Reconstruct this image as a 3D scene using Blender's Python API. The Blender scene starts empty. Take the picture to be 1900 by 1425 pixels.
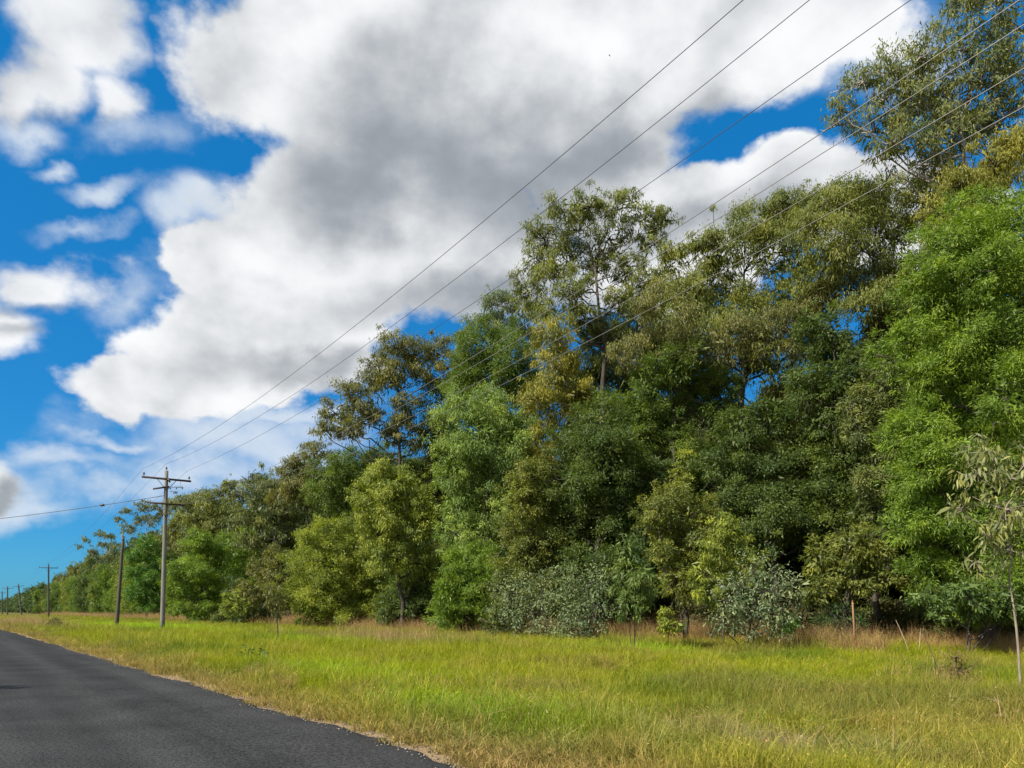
import bpy, math
import numpy as np
from mathutils import Vector

# ------------------------------------------------------------------ camera, sky, sun
SC = bpy.context.scene
COL = SC.collection
F = 1426.0          # focal length in photograph pixels (1900 wide)
HZ = 1134.0         # horizon row in the photograph
CAMH = 1.5

def P(px, py, Y):
    """photograph pixel at depth Y -> world point"""
    return np.array([(px - 950.0) / F * Y, Y, CAMH + (HZ - py) / F * Y])

cam_data = bpy.data.cameras.new('camera')
cam = bpy.data.objects.new('camera', cam_data)
COL.objects.link(cam)
cam.location = (0, 0, CAMH)
cam.rotation_euler = (math.pi / 2, 0, 0)
cam_data.sensor_width = 36.0
cam_data.lens = F / 1900.0 * 36.0
cam_data.shift_y = (HZ - 712.5) / 1900.0
cam_data.clip_start = 0.1
cam_data.clip_end = 9000.0
SC.camera = cam

SC.view_settings.view_transform = 'Standard'
SC.view_settings.look = 'None'
SC.view_settings.exposure = 0.5
SC.view_settings.gamma = 1.0
SC.view_settings.use_curve_mapping = False
SC.cycles.max_bounces = 8
SC.cycles.transparent_max_bounces = 8
SC.cycles.caustics_reflective = False
SC.cycles.caustics_refractive = False
SC.cycles.use_denoising = True

SUN_EL = math.radians(41)
SUN_AZ = math.atan2(-0.84, -0.54)        # towards the sun: left of the camera, a little behind it
TO_SUN = Vector((math.sin(SUN_AZ) * math.cos(SUN_EL), math.cos(SUN_AZ) * math.cos(SUN_EL), math.sin(SUN_EL)))
sd = bpy.data.lights.new('sun', 'SUN')
sd.energy = 5.0
sd.angle = math.radians(0.55)
sd.color = (1.0, 0.94, 0.84)
sun = bpy.data.objects.new('sun', sd)
COL.objects.link(sun)
sun.location = (-30, -20, 40)
sun.rotation_euler = TO_SUN.to_track_quat('Z', 'Y').to_euler()

WSTR = 0.1
def build_world():
    w = bpy.data.worlds.new('World')
    SC.world = w
    w.use_nodes = True
    nt = w.node_tree
    nt.nodes.clear()
    N, L = nt.nodes, nt.links

    def put(sock, v):
        if isinstance(v, bpy.types.NodeSocket):
            L.new(v, sock)
        else:
            sock.default_value = v
    def m(op, a, b=0.0, c=0.0, clamp=False):
        n = N.new('ShaderNodeMath'); n.operation = op; n.use_clamp = clamp
        put(n.inputs[0], a); put(n.inputs[1], b); put(n.inputs[2], c)
        return n.outputs[0]
    def vm(op, a, b=(0, 0, 0), c=(0, 0, 0)):
        n = N.new('ShaderNodeVectorMath'); n.operation = op
        put(n.inputs[0], a); put(n.inputs[1], b)
        if op == 'MULTIPLY_ADD':
            put(n.inputs[2], c)
        return n.outputs[1] if op in ('LENGTH', 'DOT_PRODUCT') else n.outputs[0]
    def noise(v, scale, detail, rough=0.55):
        n = N.new('ShaderNodeTexNoise')
        n.inputs['Scale'].default_value = scale
        n.inputs['Detail'].default_value = detail
        n.inputs['Roughness'].default_value = rough
        L.new(v, n.inputs['Vector'])
        return n.outputs['Fac']
    def sstep(v, lo, hi):
        n = N.new('ShaderNodeMapRange'); n.interpolation_type = 'SMOOTHSTEP'
        put(n.inputs['Value'], v); n.inputs['From Min'].default_value = lo; n.inputs['From Max'].default_value = hi
        return n.outputs['Result']
    def mix(f, a, b):
        n = N.new('ShaderNodeMix'); n.data_type = 'RGBA'; n.clamp_factor = True
        put(n.inputs[0], f); put(n.inputs[6], a); put(n.inputs[7], b)
        return n.outputs[2]

    sky = N.new('ShaderNodeTexSky')
    sky.sky_type = 'NISHITA'
    sky.sun_disc = False
    sky.sun_elevation = SUN_EL
    sky.sun_rotation = SUN_AZ % (2 * math.pi)
    sky.air_density = 1.0
    sky.dust_density = 0.3
    sky.ozone_density = 3.0
    hsv = N.new('ShaderNodeHueSaturation')
    hsv.inputs['Hue'].default_value = 0.5
    hsv.inputs['Saturation'].default_value = 1.22
    hsv.inputs['Value'].default_value = 1.0
    L.new(sky.outputs['Color'], hsv.inputs['Color'])

    skyc = N.new('ShaderNodeMix'); skyc.data_type = 'RGBA'; skyc.blend_type = 'MULTIPLY'; skyc.inputs[0].default_value = 1.0
    L.new(hsv.outputs['Color'], skyc.inputs[6]); skyc.inputs[7].default_value = (0.30, 0.74, 0.98, 1)
    SKY = mix(0.5, skyc.outputs[2], (0.0, 1.75, 4.5, 1))
    tc = N.new('ShaderNodeTexCoord')
    D = tc.outputs['Generated']
    sep = N.new('ShaderNodeSeparateXYZ'); L.new(D, sep.inputs[0])
    X, Y, Z = sep.outputs
    ys = m('MAXIMUM', Y, 0.08)
    comb = N.new('ShaderNodeCombineXYZ')
    L.new(m('DIVIDE', X, ys), comb.inputs[0]); L.new(m('DIVIDE', Z, ys), comb.inputs[1])
    UV = comb.outputs[0]
    # warp for ragged outlines
    squash = vm('MULTIPLY', D, (1.0, 1.0, 1.35))
    def noise_col(v, scale, detail, rough):
        n = N.new('ShaderNodeTexNoise')
        n.inputs['Scale'].default_value = scale; n.inputs['Detail'].default_value = detail; n.inputs['Roughness'].default_value = rough
        L.new(v, n.inputs['Vector'])
        return n.outputs['Color']
    wp = vm('SUBTRACT', noise_col(squash, 6.5, 7.0, 0.52), (0.5, 0.5, 0.5))
    UV0 = UV
    UV = vm('MULTIPLY_ADD', wp, (0.20, 0.17, 0.0), UV0)
    nA = noise(squash, 8.0, 9.0, 0.53)
    # same noise a little towards the sun, for relief
    offs = vm('ADD', squash, (-0.022, -0.015, 0.040))
    nB = noise(offs, 6.5, 6.0, 0.5)
    nC = noise(squash, 2.2, 4.0, 0.5)
    nD = noise(squash, 3.6, 6.0, 0.55)

    def union(blobs, sm=0.12):
        res = None
        for px, py, rx, ry in blobs:
            u0, v0, a, b = (px - 950) / F, (HZ - py) / F, rx / F, ry / F
            l = vm('LENGTH', vm('MULTIPLY_ADD', UV, (1 / a, 1 / b, 0), (-u0 / a, -v0 / b, 0)))
            if res is None:
                res = l
            else:
                n = N.new('ShaderNodeMath'); n.operation = 'SMOOTH_MIN'
                L.new(res, n.inputs[0]); L.new(l, n.inputs[1]); n.inputs[2].default_value = sm
                res = n.outputs[0]
        return m('SUBTRACT', 1.0, res)

    thick = [(620, 100, 330, 230), (930, 120, 420, 300), (1250, 40, 400, 190), (745, 400, 320, 250),
             (560, 580, 250, 150), (390, 630, 160, 120), (320, 710, 185, 75), (395, 515, 88, 70),
             (860, 480, 330, 160), (1060, 350, 120, 110), (560, 700, 42, 26), (470, 700, 120, 70),
             (1200, 370, 85, 75), (1340, 375, 170, 85), (1500, 340, 130, 75), (1250, 470, 240, 110), (1700, 430, 220, 130),
             (1520, 30, 210, 105)]
    side = [(180, 60, 150, 130), (110, 175, 150, 95), (235, 195, 75, 85), (20, 190, 110, 70), (70, 505, 175, 80), (0, 605, 115, 78), (-40, 890, 62, 46)]
    thin = [(120, 315, 55, 16), (215, 350, 90, 18), (130, 408, 105, 22), (60, 268, 130, 26), (375, 400, 55, 45),
            (150, 895, 230, 45), (40, 925, 190, 40), (210, 828, 90, 18), (120, 860, 200, 30), (430, 835, 260, 60), (500, 790, 170, 24), (330, 880, 260, 40),
            (1640, 90, 190, 110), (250, 250, 150, 60), (250, 540, 110, 60)]
    dark = [(770, 230, 260, 170), (960, 330, 260, 140), (640, 330, 170, 120), (560, 690, 210, 50), (1080, 240, 170, 120),
            (60, 610, 150, 26), (90, 560, 160, 22), (150, 245, 170, 30), (900, 560, 260, 70), (1330, 200, 200, 60), (1350, 420, 260, 50), (-20, 905, 50, 30)]
    inside = sstep(Y, 0.50, 0.62)
    outside = m('SUBTRACT', 1.0, inside)
    f_out = m('MULTIPLY', m('SUBTRACT', nC, 0.47), 5.0)
    ragged = m('SUBTRACT', nA, 0.5)
    def field(blobs, amp):
        f = union(blobs)
        f = m('ADD', m('MULTIPLY', f, inside), m('MULTIPLY', f_out, outside))
        return m('MULTIPLY_ADD', ragged, amp, f)
    cov = field(thick, 1.5)
    a_side = m('MULTIPLY', sstep(field(side, 2.3), -0.10, 0.50), 0.97)
    a_thick = m('MAXIMUM', sstep(cov, -0.03, 0.22), a_side)
    cov2 = field(thin, 3.2)
    a_thin = m('MULTIPLY', sstep(cov2, -0.3, 1.15), 0.88)
    fd = m('MULTIPLY', union(dark, 0.35), inside)
    fd = m('MULTIPLY_ADD', m('MULTIPLY', m('SUBTRACT', f_out, 0.5), outside), 0.5, fd)
    fd = m('MULTIPLY_ADD', m('SUBTRACT', nD, 0.5), 1.1, fd)
    grey = sstep(fd, -0.45, 0.85)
    nE = noise(squash, 6.5, 6.0, 0.5)
    relief = m('MULTIPLY', m('SUBTRACT', nE, nB), 1.9)      # >0: the side that faces the sun
    s = 1.0 / WSTR
    white = (0.69 * s, 0.70 * s, 0.71 * s, 1)
    greyc = (0.22 * s, 0.245 * s, 0.275 * s, 1)
    g2 = sstep(m('SUBTRACT', m('MULTIPLY_ADD', grey, 0.66, 0.16), relief), -0.18, 1.12)
    ccol = mix(g2, white, greyc)
    c1 = mix(a_thin, SKY, (0.50 * s, 0.56 * s, 0.63 * s, 1))
    c2 = mix(a_thick, c1, ccol)
    # below the horizon: ground bounce colour only
    bg = N.new('ShaderNodeBackground')
    bg.inputs['Strength'].default_value = WSTR
    L.new(c2, bg.inputs['Color'])
    out = N.new('ShaderNodeOutputWorld')
    L.new(bg.outputs[0], out.inputs['Surface'])
    try:
        w.cycles.sampling_method = 'MANUAL'
        w.cycles.sample_map_resolution = 512
    except Exception:
        pass
build_world()

# ------------------------------------------------------------------ helpers
RNG = np.random.default_rng(7)
TRIS = {}

def new_mesh(name, verts, faces, mat=None, smooth=False, attrs=None):
    """verts (n,3); faces: (m,k) array, or a list of such arrays"""
    me = bpy.data.meshes.new(name)
    verts = np.asarray(verts, np.float32)
    if not isinstance(faces, list):
        faces = [faces]
    faces = [np.asarray(f, np.int32) for f in faces if len(f)]
    nl = sum(f.size for f in faces); nf = sum(len(f) for f in faces)
    me.vertices.add(len(verts)); me.loops.add(nl); me.polygons.add(nf)
    me.vertices.foreach_set('co', verts.ravel())
    me.loops.foreach_set('vertex_index', np.concatenate([f.ravel() for f in faces]))
    starts, o = [], 0
    for f in faces:
        k = f.shape[1]
        starts.append(o + np.arange(len(f)) * k); o += f.size
    me.polygons.foreach_set('loop_start', np.concatenate(starts).astype(np.int32))
    if smooth:
        me.polygons.foreach_set('use_smooth', np.ones(nf, bool))
    for an, av in (attrs or {}).items():
        av = np.asarray(av, np.float32)
        if av.ndim == 1:
            a = me.attributes.new(an, 'FLOAT', 'POINT'); a.data.foreach_set('value', av)
        elif av.shape[1] == 3:
            a = me.attributes.new(an, 'FLOAT_VECTOR', 'POINT'); a.data.foreach_set('vector', av.ravel())
        else:
            a = me.attributes.new(an, 'FLOAT_COLOR', 'POINT'); a.data.foreach_set('color', av.ravel())
    if mat:
        me.materials.append(mat)
    me.update(calc_edges=True)
    TRIS[me.name] = sum(len(f) * (f.shape[1] - 2) for f in faces)
    return me

def link(name, me, parent=None, loc=None):
    o = bpy.data.objects.new(name, me)
    COL.objects.link(o)
    if parent is not None:
        o.parent = parent
    if loc is not None:
        o.location = tuple(float(v) for v in loc)
    return o

def tag(o, label=None, cat=None, group=None, kind=None):
    if label: o['label'] = label
    if cat: o['category'] = cat
    if group: o['group'] = group
    if kind: o['kind'] = kind
    return o

def thing(name, label, cat, loc, group=None):
    o = link(name, None, loc=loc)
    o.empty_display_size = 0.3
    return tag(o, label, cat, group)

class MB:
    """collects tubes / boxes / lathes into one mesh"""
    def __init__(s):
        s.v, s.q, s.t, s.n = [], [], [], 0
    def add(s, v, q=None, t=None):
        v = np.asarray(v, float)
        s.v.append(v)
        if q is not None and len(q): s.q.append(np.asarray(q, int) + s.n)
        if t is not None and len(t): s.t.append(np.asarray(t, int) + s.n)
        s.n += len(v)
    def tube(s, pts, rad, k=6, cap=True):
        pts = np.asarray(pts, float); n = len(pts)
        rad = np.broadcast_to(np.asarray(rad, float), (n,))
        tan = np.gradient(pts, axis=0)
        tan /= np.linalg.norm(tan, axis=1)[:, None] + 1e-9
        ref = np.where(np.abs(tan[:, 2:3]) > 0.9, np.array([[1., 0, 0]]), np.array([[0, 0, 1.]]))
        if np.abs(tan[:, 2]).max() > 0.9 and np.abs(tan[:, 2]).min() < 0.9:
            ref = np.broadcast_to(np.array([[0.6, 0.8, 0.05]]), tan.shape)
        b = np.cross(tan, ref); b /= np.linalg.norm(b, axis=1)[:, None] + 1e-9
        c = np.cross(tan, b)
        a = np.arange(k) * 2 * math.pi / k
        ring = pts[:, None] + rad[:, None, None] * (b[:, None] * np.cos(a)[None, :, None] + c[:, None] * np.sin(a)[None, :, None])
        v = ring.reshape(-1, 3)
        i = np.arange(n - 1)[:, None] * k; j = np.arange(k)[None]
        j2 = (j + 1) % k
        q = np.stack([i + j, i + j2, i + k + j2, i + k + j], -1).reshape(-1, 4)
        t = []
        if cap:
            v = np.vstack([v, pts[0], pts[-1]])
            for jj in range(k):
                t.append((n * k, (jj + 1) % k, jj)); t.append((n * k + 1, (n - 1) * k + jj, (n - 1) * k + (jj + 1) % k))
        s.add(v, q, t)
    def box(s, c, ax, ay, az):
        """centre and three half-axis vectors"""
        c, ax, ay, az = (np.asarray(x, float) for x in (c, ax, ay, az))
        v = [c + i * ax + j * ay + k * az for i in (-1, 1) for j in (-1, 1) for k in (-1, 1)]
        q = [(0, 1, 3, 2), (4, 6, 7, 5), (0, 4, 5, 1), (2, 3, 7, 6), (0, 2, 6, 4), (1, 5, 7, 3)]
        s.add(v, q)
    def build(s, name, mat, parent=None, smooth=False, loc=None, attrs=None):
        fs = []
        if s.q: fs.append(np.concatenate(s.q))
        if s.t: fs.append(np.concatenate(s.t))
        return link(name, new_mesh(name, np.concatenate(s.v), fs, mat, smooth, attrs), parent, loc)

# value noise (numpy)
_perm = np.random.default_rng(3).random((256, 256))
def vnoise(x, y):
    x = np.asarray(x, float); y = np.asarray(y, float)
    xi = np.floor(x).astype(int); yi = np.floor(y).astype(int)
    fx = x - xi; fy = y - yi
    fx = fx * fx * (3 - 2 * fx); fy = fy * fy * (3 - 2 * fy)
    g = lambda a, b: _perm[a % 256, b % 256]
    return (g(xi, yi) * (1 - fx) + g(xi + 1, yi) * fx) * (1 - fy) + (g(xi, yi + 1) * (1 - fx) + g(xi + 1, yi + 1) * fx) * fy
def fbm(x, y, o=4):
    r = 0; a = 0.5
    for i in range(o):
        r = r + a * vnoise(x * 2 ** i + 17.3 * i, y * 2 ** i + 5.1 * i); a *= 0.5
    return r / (1 - 0.5 ** o)

# road frame: t along the road, s to the right of its right edge
ET = np.array([-0.5977, 0.8017]); ES = np.array([0.8017, 0.5977]); ORG = np.array([5.07, 0.0])
ROADW = 6.3
def st(x, y):
    return (x - ORG[0]) * ES[0] + (y - ORG[1]) * ES[1], (x - ORG[0]) * ET[0] + (y - ORG[1]) * ET[1]
def xy(s, t):
    return ORG[0] + s * ES[0] + t * ET[0], ORG[1] + s * ES[1] + t * ET[1]
def gz(x, y):
    """ground height"""
    x = np.asarray(x, float); y = np.asarray(y, float)
    s, t = st(x, y)
    w = np.clip((s - 0.4) / 3.0, 0, 1) + np.clip((-ROADW - 0.4 - s) / 3.0, 0, 1)
    return w * ((fbm(x * 0.11, y * 0.11, 3) - 0.5) * 0.26 - 0.03)
def gpt(px, Y):
    x = (px - 950) / F * Y
    return np.array([x, Y, float(gz(x, Y))])

# ------------------------------------------------------------------ materials
def mat_new(name):
    m = bpy.data.materials.new(name)
    m.use_nodes = True
    nt = m.node_tree
    nt.nodes.clear()
    out = nt.nodes.new('ShaderNodeOutputMaterial')
    return m, nt, out

def tnode(nt, kind, **kw):
    n = nt.nodes.new(kind)
    for k, v in kw.items():
        if k.startswith('_'):
            n.inputs[k[1:]].default_value = v
        else:
            setattr(n, k, v)
    return n

def leaf_material(name, rough=0.45, trans=0.35, spec=0.5, coat=0.0, use_instancer=False):
    m, nt, out = mat_new(name)
    L = nt.links
    oi = tnode(nt, 'ShaderNodeAttribute', attribute_name='gcol', attribute_type='INSTANCER') if use_instancer else tnode(nt, 'ShaderNodeObjectInfo')
    at = tnode(nt, 'ShaderNodeAttribute', attribute_name='leafv')
    ramp = tnode(nt, 'ShaderNodeValToRGB')
    e = ramp.color_ramp.elements
    e[0].position = 0.0; e[0].color = (0.55, 0.66, 0.62, 1)
    e[1].position = 1.0; e[1].color = (1.75, 1.58, 1.15, 1)
    mid = ramp.color_ramp.elements.new(0.55); mid.color = (1.0, 1.0, 1.0, 1)
    L.new(at.outputs['Fac'], ramp.inputs['Fac'])
    mul = tnode(nt, 'ShaderNodeMix', data_type='RGBA', blend_type='MULTIPLY'); mul.inputs[0].default_value = 1.0
    L.new(oi.outputs['Color'], mul.inputs[6]); L.new(ramp.outputs['Color'], mul.inputs[7])
    pb = tnode(nt, 'ShaderNodeBsdfPrincipled')
    L.new(mul.outputs[2], pb.inputs['Base Color'])
    pb.inputs['Roughness'].default_value = rough
    pb.inputs['Specular IOR Level'].default_value = spec
    tr = tnode(nt, 'ShaderNodeBsdfTranslucent')
    tcol = tnode(nt, 'ShaderNodeMix', data_type='RGBA', blend_type='MULTIPLY'); tcol.inputs[0].default_value = 1.0
    tcol.inputs[7].default_value = (1.5, 1.55, 0.55, 1)
    L.new(mul.outputs[2], tcol.inputs[6]); L.new(tcol.outputs[2], tr.inputs['Color'])
    mx = tnode(nt, 'ShaderNodeMixShader'); mx.inputs[0].default_value = trans
    L.new(pb.outputs[0], mx.inputs[1]); L.new(tr.outputs[0], mx.inputs[2])
    L.new(mx.outputs[0], out.inputs['Surface'])
    return m

def plain(name, col, rough=0.8, metal=0.0, noise=0.0, nscale=8.0, bump=0.0, stretch=(1, 1, 1), col2=None, spec=0.3):
    m, nt, out = mat_new(name)
    L = nt.links
    pb = tnode(nt, 'ShaderNodeBsdfPrincipled')
    pb.inputs['Roughness'].default_value = rough; pb.inputs['Metallic'].default_value = metal
    pb.inputs['Specular IOR Level'].default_value = spec
    tc = tnode(nt, 'ShaderNodeTexCoord')
    mp = tnode(nt, 'ShaderNodeMapping'); mp.inputs['Scale'].default_value = stretch
    L.new(tc.outputs['Object'], mp.inputs['Vector'])
    nz = tnode(nt, 'ShaderNodeTexNoise', _Scale=nscale, _Detail=6.0, _Roughness=0.6)
    L.new(mp.outputs[0], nz.inputs['Vector'])
    r = tnode(nt, 'ShaderNodeValToRGB')
    c2 = col2 or tuple(c * (1 + noise) for c in col)
    r.color_ramp.elements[0].position = 0.3; r.color_ramp.elements[1].position = 0.72
    r.color_ramp.elements[0].color = (*[c * (1 - noise) for c in col], 1); r.color_ramp.elements[1].color = (*c2, 1)
    L.new(nz.outputs['Fac'], r.inputs['Fac']); L.new(r.outputs['Color'], pb.inputs['Base Color'])
    if bump:
        b = tnode(nt, 'ShaderNodeBump', _Strength=bump, _Distance=0.02)
        L.new(nz.outputs['Fac'], b.inputs['Height']); L.new(b.outputs[0], pb.inputs['Normal'])
    L.new(pb.outputs[0], out.inputs['Surface'])
    return m

M = {}
M['leaf'] = leaf_material('leaf', 0.52, 0.32, 0.35)
M['leaf_gum'] = leaf_material('leaf_gum', 0.52, 0.28, 0.35)
M['leaf_mass'] = leaf_material('leaf_mass', 0.6, 0.28, 0.25, use_instancer=True)
M['leaf_pale'] = leaf_material('leaf_pale', 0.5, 0.22, 0.4)
M['bark_pale'] = plain('bark_pale', (0.30, 0.26, 0.22), 0.85, noise=0.45, nscale=3.0, bump=0.4, stretch=(2, 2, 0.5), col2=(0.46, 0.42, 0.37))
M['bark_grey'] = plain('bark_grey', (0.075, 0.062, 0.05), 0.9, noise=0.45, nscale=6.0, bump=0.6, stretch=(2, 2, 0.4))
M['bark_white'] = plain('bark_white', (0.28, 0.23, 0.175), 0.8, noise=0.35, nscale=5.0, bump=0.3, stretch=(2, 2, 0.5))
M['stem_dark'] = plain('stem_dark', (0.05, 0.04, 0.03), 0.85, noise=0.3, nscale=8.0)
M['pole_wood'] = plain('pole_wood', (0.20, 0.19, 0.165), 0.9, noise=0.35, nscale=6.0, bump=0.5, stretch=(3, 3, 0.15))
M['pole_dark'] = plain('pole_dark', (0.085, 0.075, 0.065), 0.9, noise=0.35, nscale=6.0, bump=0.5, stretch=(3, 3, 0.15))
M['arm_wood'] = plain('arm_wood', (0.075, 0.05, 0.045), 0.85, noise=0.3, nscale=5.0, bump=0.3)
M['steel'] = plain('steel', (0.12, 0.12, 0.125), 0.5, metal=0.8, noise=0.2)
M['porcelain'] = plain('porcelain', (0.10, 0.085, 0.06), 0.25, noise=0.2, spec=0.6)
M['wire'] = plain('wire', (0.06, 0.062, 0.066), 0.55, metal=0.3, noise=0.1)
M['wire_light'] = plain('wire_light', (0.26, 0.25, 0.23), 0.5, metal=0.6, noise=0.1)
M['stake'] = plain('stake', (0.30, 0.165, 0.075), 0.8, noise=0.25, nscale=6, bump=0.2, stretch=(3, 3, 0.3))
M['straw'] = plain('straw', (0.46, 0.36, 0.22), 0.8, noise=0.25, nscale=5)
M['stone'] = plain('stone', (0.24, 0.2, 0.15), 0.9, noise=0.4, nscale=12)
M['bird'] = plain('bird', (0.03, 0.03, 0.032), 0.8)
M['hill'] = plain('hill', (0.05, 0.075, 0.05), 0.95, noise=0.3, nscale=0.01)

def ground_material():
    m, nt, out = mat_new('soil_and_turf')
    L = nt.links
    pb = tnode(nt, 'ShaderNodeBsdfPrincipled'); pb.inputs['Roughness'].default_value = 0.95
    pb.inputs['Specular IOR Level'].default_value = 0.15
    geo = tnode(nt, 'ShaderNodeNewGeometry')
    n1 = tnode(nt, 'ShaderNodeTexNoise', _Scale=0.35, _Detail=5.0); L.new(geo.outputs['Position'], n1.inputs['Vector'])
    n2 = tnode(nt, 'ShaderNodeTexNoise', _Scale=22.0, _Detail=5.0, _Roughness=0.7); L.new(geo.outputs['Position'], n2.inputs['Vector'])
    turf = tnode(nt, 'ShaderNodeValToRGB')
    turf.color_ramp.elements[0].color = (0.085, 0.10, 0.012, 1); turf.color_ramp.elements[0].position = 0.35
    turf.color_ramp.elements[1].color = (0.17, 0.13, 0.035, 1); turf.color_ramp.elements[1].position = 0.7
    L.new(n1.outputs['Fac'], turf.inputs['Fac'])
    sand = tnode(nt, 'ShaderNodeValToRGB')
    sand.color_ramp.elements[0].color = (0.19, 0.12, 0.06, 1); sand.color_ramp.elements[0].position = 0.3
    sand.color_ramp.elements[1].color = (0.42, 0.30, 0.16, 1); sand.color_ramp.elements[1].position = 0.72
    L.new(n2.outputs['Fac'], sand.inputs['Fac'])
    sub = tnode(nt, 'ShaderNodeVectorMath', operation='SUBTRACT'); sub.inputs[1].default_value = (5.07, 0, 0)
    L.new(geo.outputs['Position'], sub.inputs[0])
    dot = tnode(nt, 'ShaderNodeVectorMath', operation='DOT_PRODUCT'); dot.inputs[1].default_value = (0.8017, 0.5977, 0)
    L.new(sub.outputs[0], dot.inputs[0])
    wob = tnode(nt, 'ShaderNodeMath', operation='MULTIPLY_ADD'); L.new(n1.outputs['Fac'], wob.inputs[0]); wob.inputs[1].default_value = -0.9
    L.new(dot.outputs['Value'], wob.inputs[2])
    mr = tnode(nt, 'ShaderNodeMapRange'); mr.inputs['From Min'].default_value = -0.1; mr.inputs['From Max'].default_value = 0.5
    L.new(wob.outputs[0], mr.inputs['Value'])
    mx = tnode(nt, 'ShaderNodeMix', data_type='RGBA')
    L.new(mr.outputs[0], mx.inputs[0]); L.new(sand.outputs[0], mx.inputs[6]); L.new(turf.outputs[0], mx.inputs[7])
    L.new(mx.outputs[2], pb.inputs['Base Color'])
    b = tnode(nt, 'ShaderNodeBump', _Strength=0.6, _Distance=0.03); L.new(n2.outputs['Fac'], b.inputs['Height']); L.new(b.outputs[0], pb.inputs['Normal'])
    L.new(pb.outputs[0], out.inputs['Surface'])
    return m
M['ground'] = ground_material()

def road_material():
    m, nt, out = mat_new('asphalt')
    L = nt.links
    pb = tnode(nt, 'ShaderNodeBsdfPrincipled')
    geo = tnode(nt, 'ShaderNodeNewGeometry')
    vo = tnode(nt, 'ShaderNodeTexVoronoi', _Scale=75.0); L.new(geo.outputs['Position'], vo.inputs['Vector'])
    n2 = tnode(nt, 'ShaderNodeTexNoise', _Scale=30.0, _Detail=6.0, _Roughness=0.85); L.new(geo.outputs['Position'], n2.inputs['Vector'])
    # long streaks along the road
    rot = tnode(nt, 'ShaderNodeVectorRotate', rotation_type='Z_AXIS'); rot.inputs['Angle'].default_value = -math.atan2(ET[1], ET[0])
    L.new(geo.outputs['Position'], rot.inputs['Vector'])
    mp = tnode(nt, 'ShaderNodeMapping'); mp.inputs['Scale'].default_value = (0.03, 1.1, 1)
    L.new(rot.outputs[0], mp.inputs['Vector'])
    n3 = tnode(nt, 'ShaderNodeTexNoise', _Scale=1.0, _Detail=4.0); L.new(mp.outputs[0], n3.inputs['Vector'])
    n4 = tnode(nt, 'ShaderNodeTexNoise', _Scale=0.8, _Detail=5.0); L.new(geo.outputs['Position'], n4.inputs['Vector'])
    a = tnode(nt, 'ShaderNodeMath', operation='MULTIPLY_ADD'); L.new(n3.outputs['Fac'], a.inputs[0]); a.inputs[1].default_value = 1.6
    L.new(n4.outputs['Fac'], a.inputs[2])
    base = tnode(nt, 'ShaderNodeValToRGB')
    base.color_ramp.elements[0].color = (0.015, 0.015, 0.015, 1); base.color_ramp.elements[0].position = 0.35
    base.color_ramp.elements[1].color = (0.050, 0.050, 0.049, 1); base.color_ramp.elements[1].position = 0.9
    a2 = tnode(nt, 'ShaderNodeMath', operation='MULTIPLY'); a2.inputs[1].default_value = 0.48; L.new(a.outputs[0], a2.inputs[0])
    L.new(a2.outputs[0], base.inputs['Fac'])
    agg = tnode(nt, 'ShaderNodeValToRGB')
    agg.color_ramp.elements[0].color = (0.3, 0.3, 0.3, 1); agg.color_ramp.elements[0].position = 0.38
    agg.color_ramp.elements[1].color = (2.9, 2.9, 2.85, 1); agg.color_ramp.elements[1].position = 0.68
    L.new(n2.outputs['Fac'], agg.inputs['Fac'])
    mul = tnode(nt, 'ShaderNodeMix', data_type='RGBA', blend_type='MULTIPLY'); mul.inputs[0].default_value = 1.0
    L.new(base.outputs[0], mul.inputs[6]); L.new(agg.outputs[0], mul.inputs[7])
    L.new(mul.outputs[2], pb.inputs['Base Color'])
    pb.inputs['Roughness'].default_value = 0.9
    pb.inputs['Specular IOR Level'].default_value = 0.06
    b = tnode(nt, 'ShaderNodeBump', _Strength=0.8, _Distance=0.008); L.new(vo.outputs['Distance'], b.inputs['Height']); L.new(b.outputs[0], pb.inputs['Normal'])
    L.new(pb.outputs[0], out.inputs['Surface'])
    return m
M['road'] = road_material()

def grass_material():
    m, nt, out = mat_new('grass_blade')
    L = nt.links
    ic = tnode(nt, 'ShaderNodeAttribute', attribute_name='gcol', attribute_type='INSTANCER')
    bv = tnode(nt, 'ShaderNodeAttribute', attribute_name='leafv')
    ramp = tnode(nt, 'ShaderNodeValToRGB')
    e = ramp.color_ramp.elements
    e[0].position = 0; e[0].color = (0.6, 0.75, 0.6, 1); e[1].position = 1; e[1].color = (1.9, 1.45, 2.2, 1)
    k = e.new(0.7); k.color = (1.1, 1.05, 1.0, 1)
    L.new(bv.outputs['Fac'], ramp.inputs['Fac'])
    mul = tnode(nt, 'ShaderNodeMix', data_type='RGBA', blend_type='MULTIPLY'); mul.inputs[0].default_value = 1.0
    L.new(ic.outputs['Color'], mul.inputs[6]); L.new(ramp.outputs[0], mul.inputs[7])
    pb = tnode(nt, 'ShaderNodeBsdfPrincipled'); pb.inputs['Roughness'].default_value = 0.55
    pb.inputs['Specular IOR Level'].default_value = 0.3
    L.new(mul.outputs[2], pb.inputs['Base Color'])
    tr = tnode(nt, 'ShaderNodeBsdfTranslucent'); L.new(mul.outputs[2], tr.inputs['Color'])
    mx = tnode(nt, 'ShaderNodeMixShader'); mx.inputs[0].default_value = 0.38
    L.new(pb.outputs[0], mx.inputs[1]); L.new(tr.outputs[0], mx.inputs[2])
    L.new(mx.outputs[0], out.inputs['Surface'])
    return m
M['grass'] = grass_material()

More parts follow.
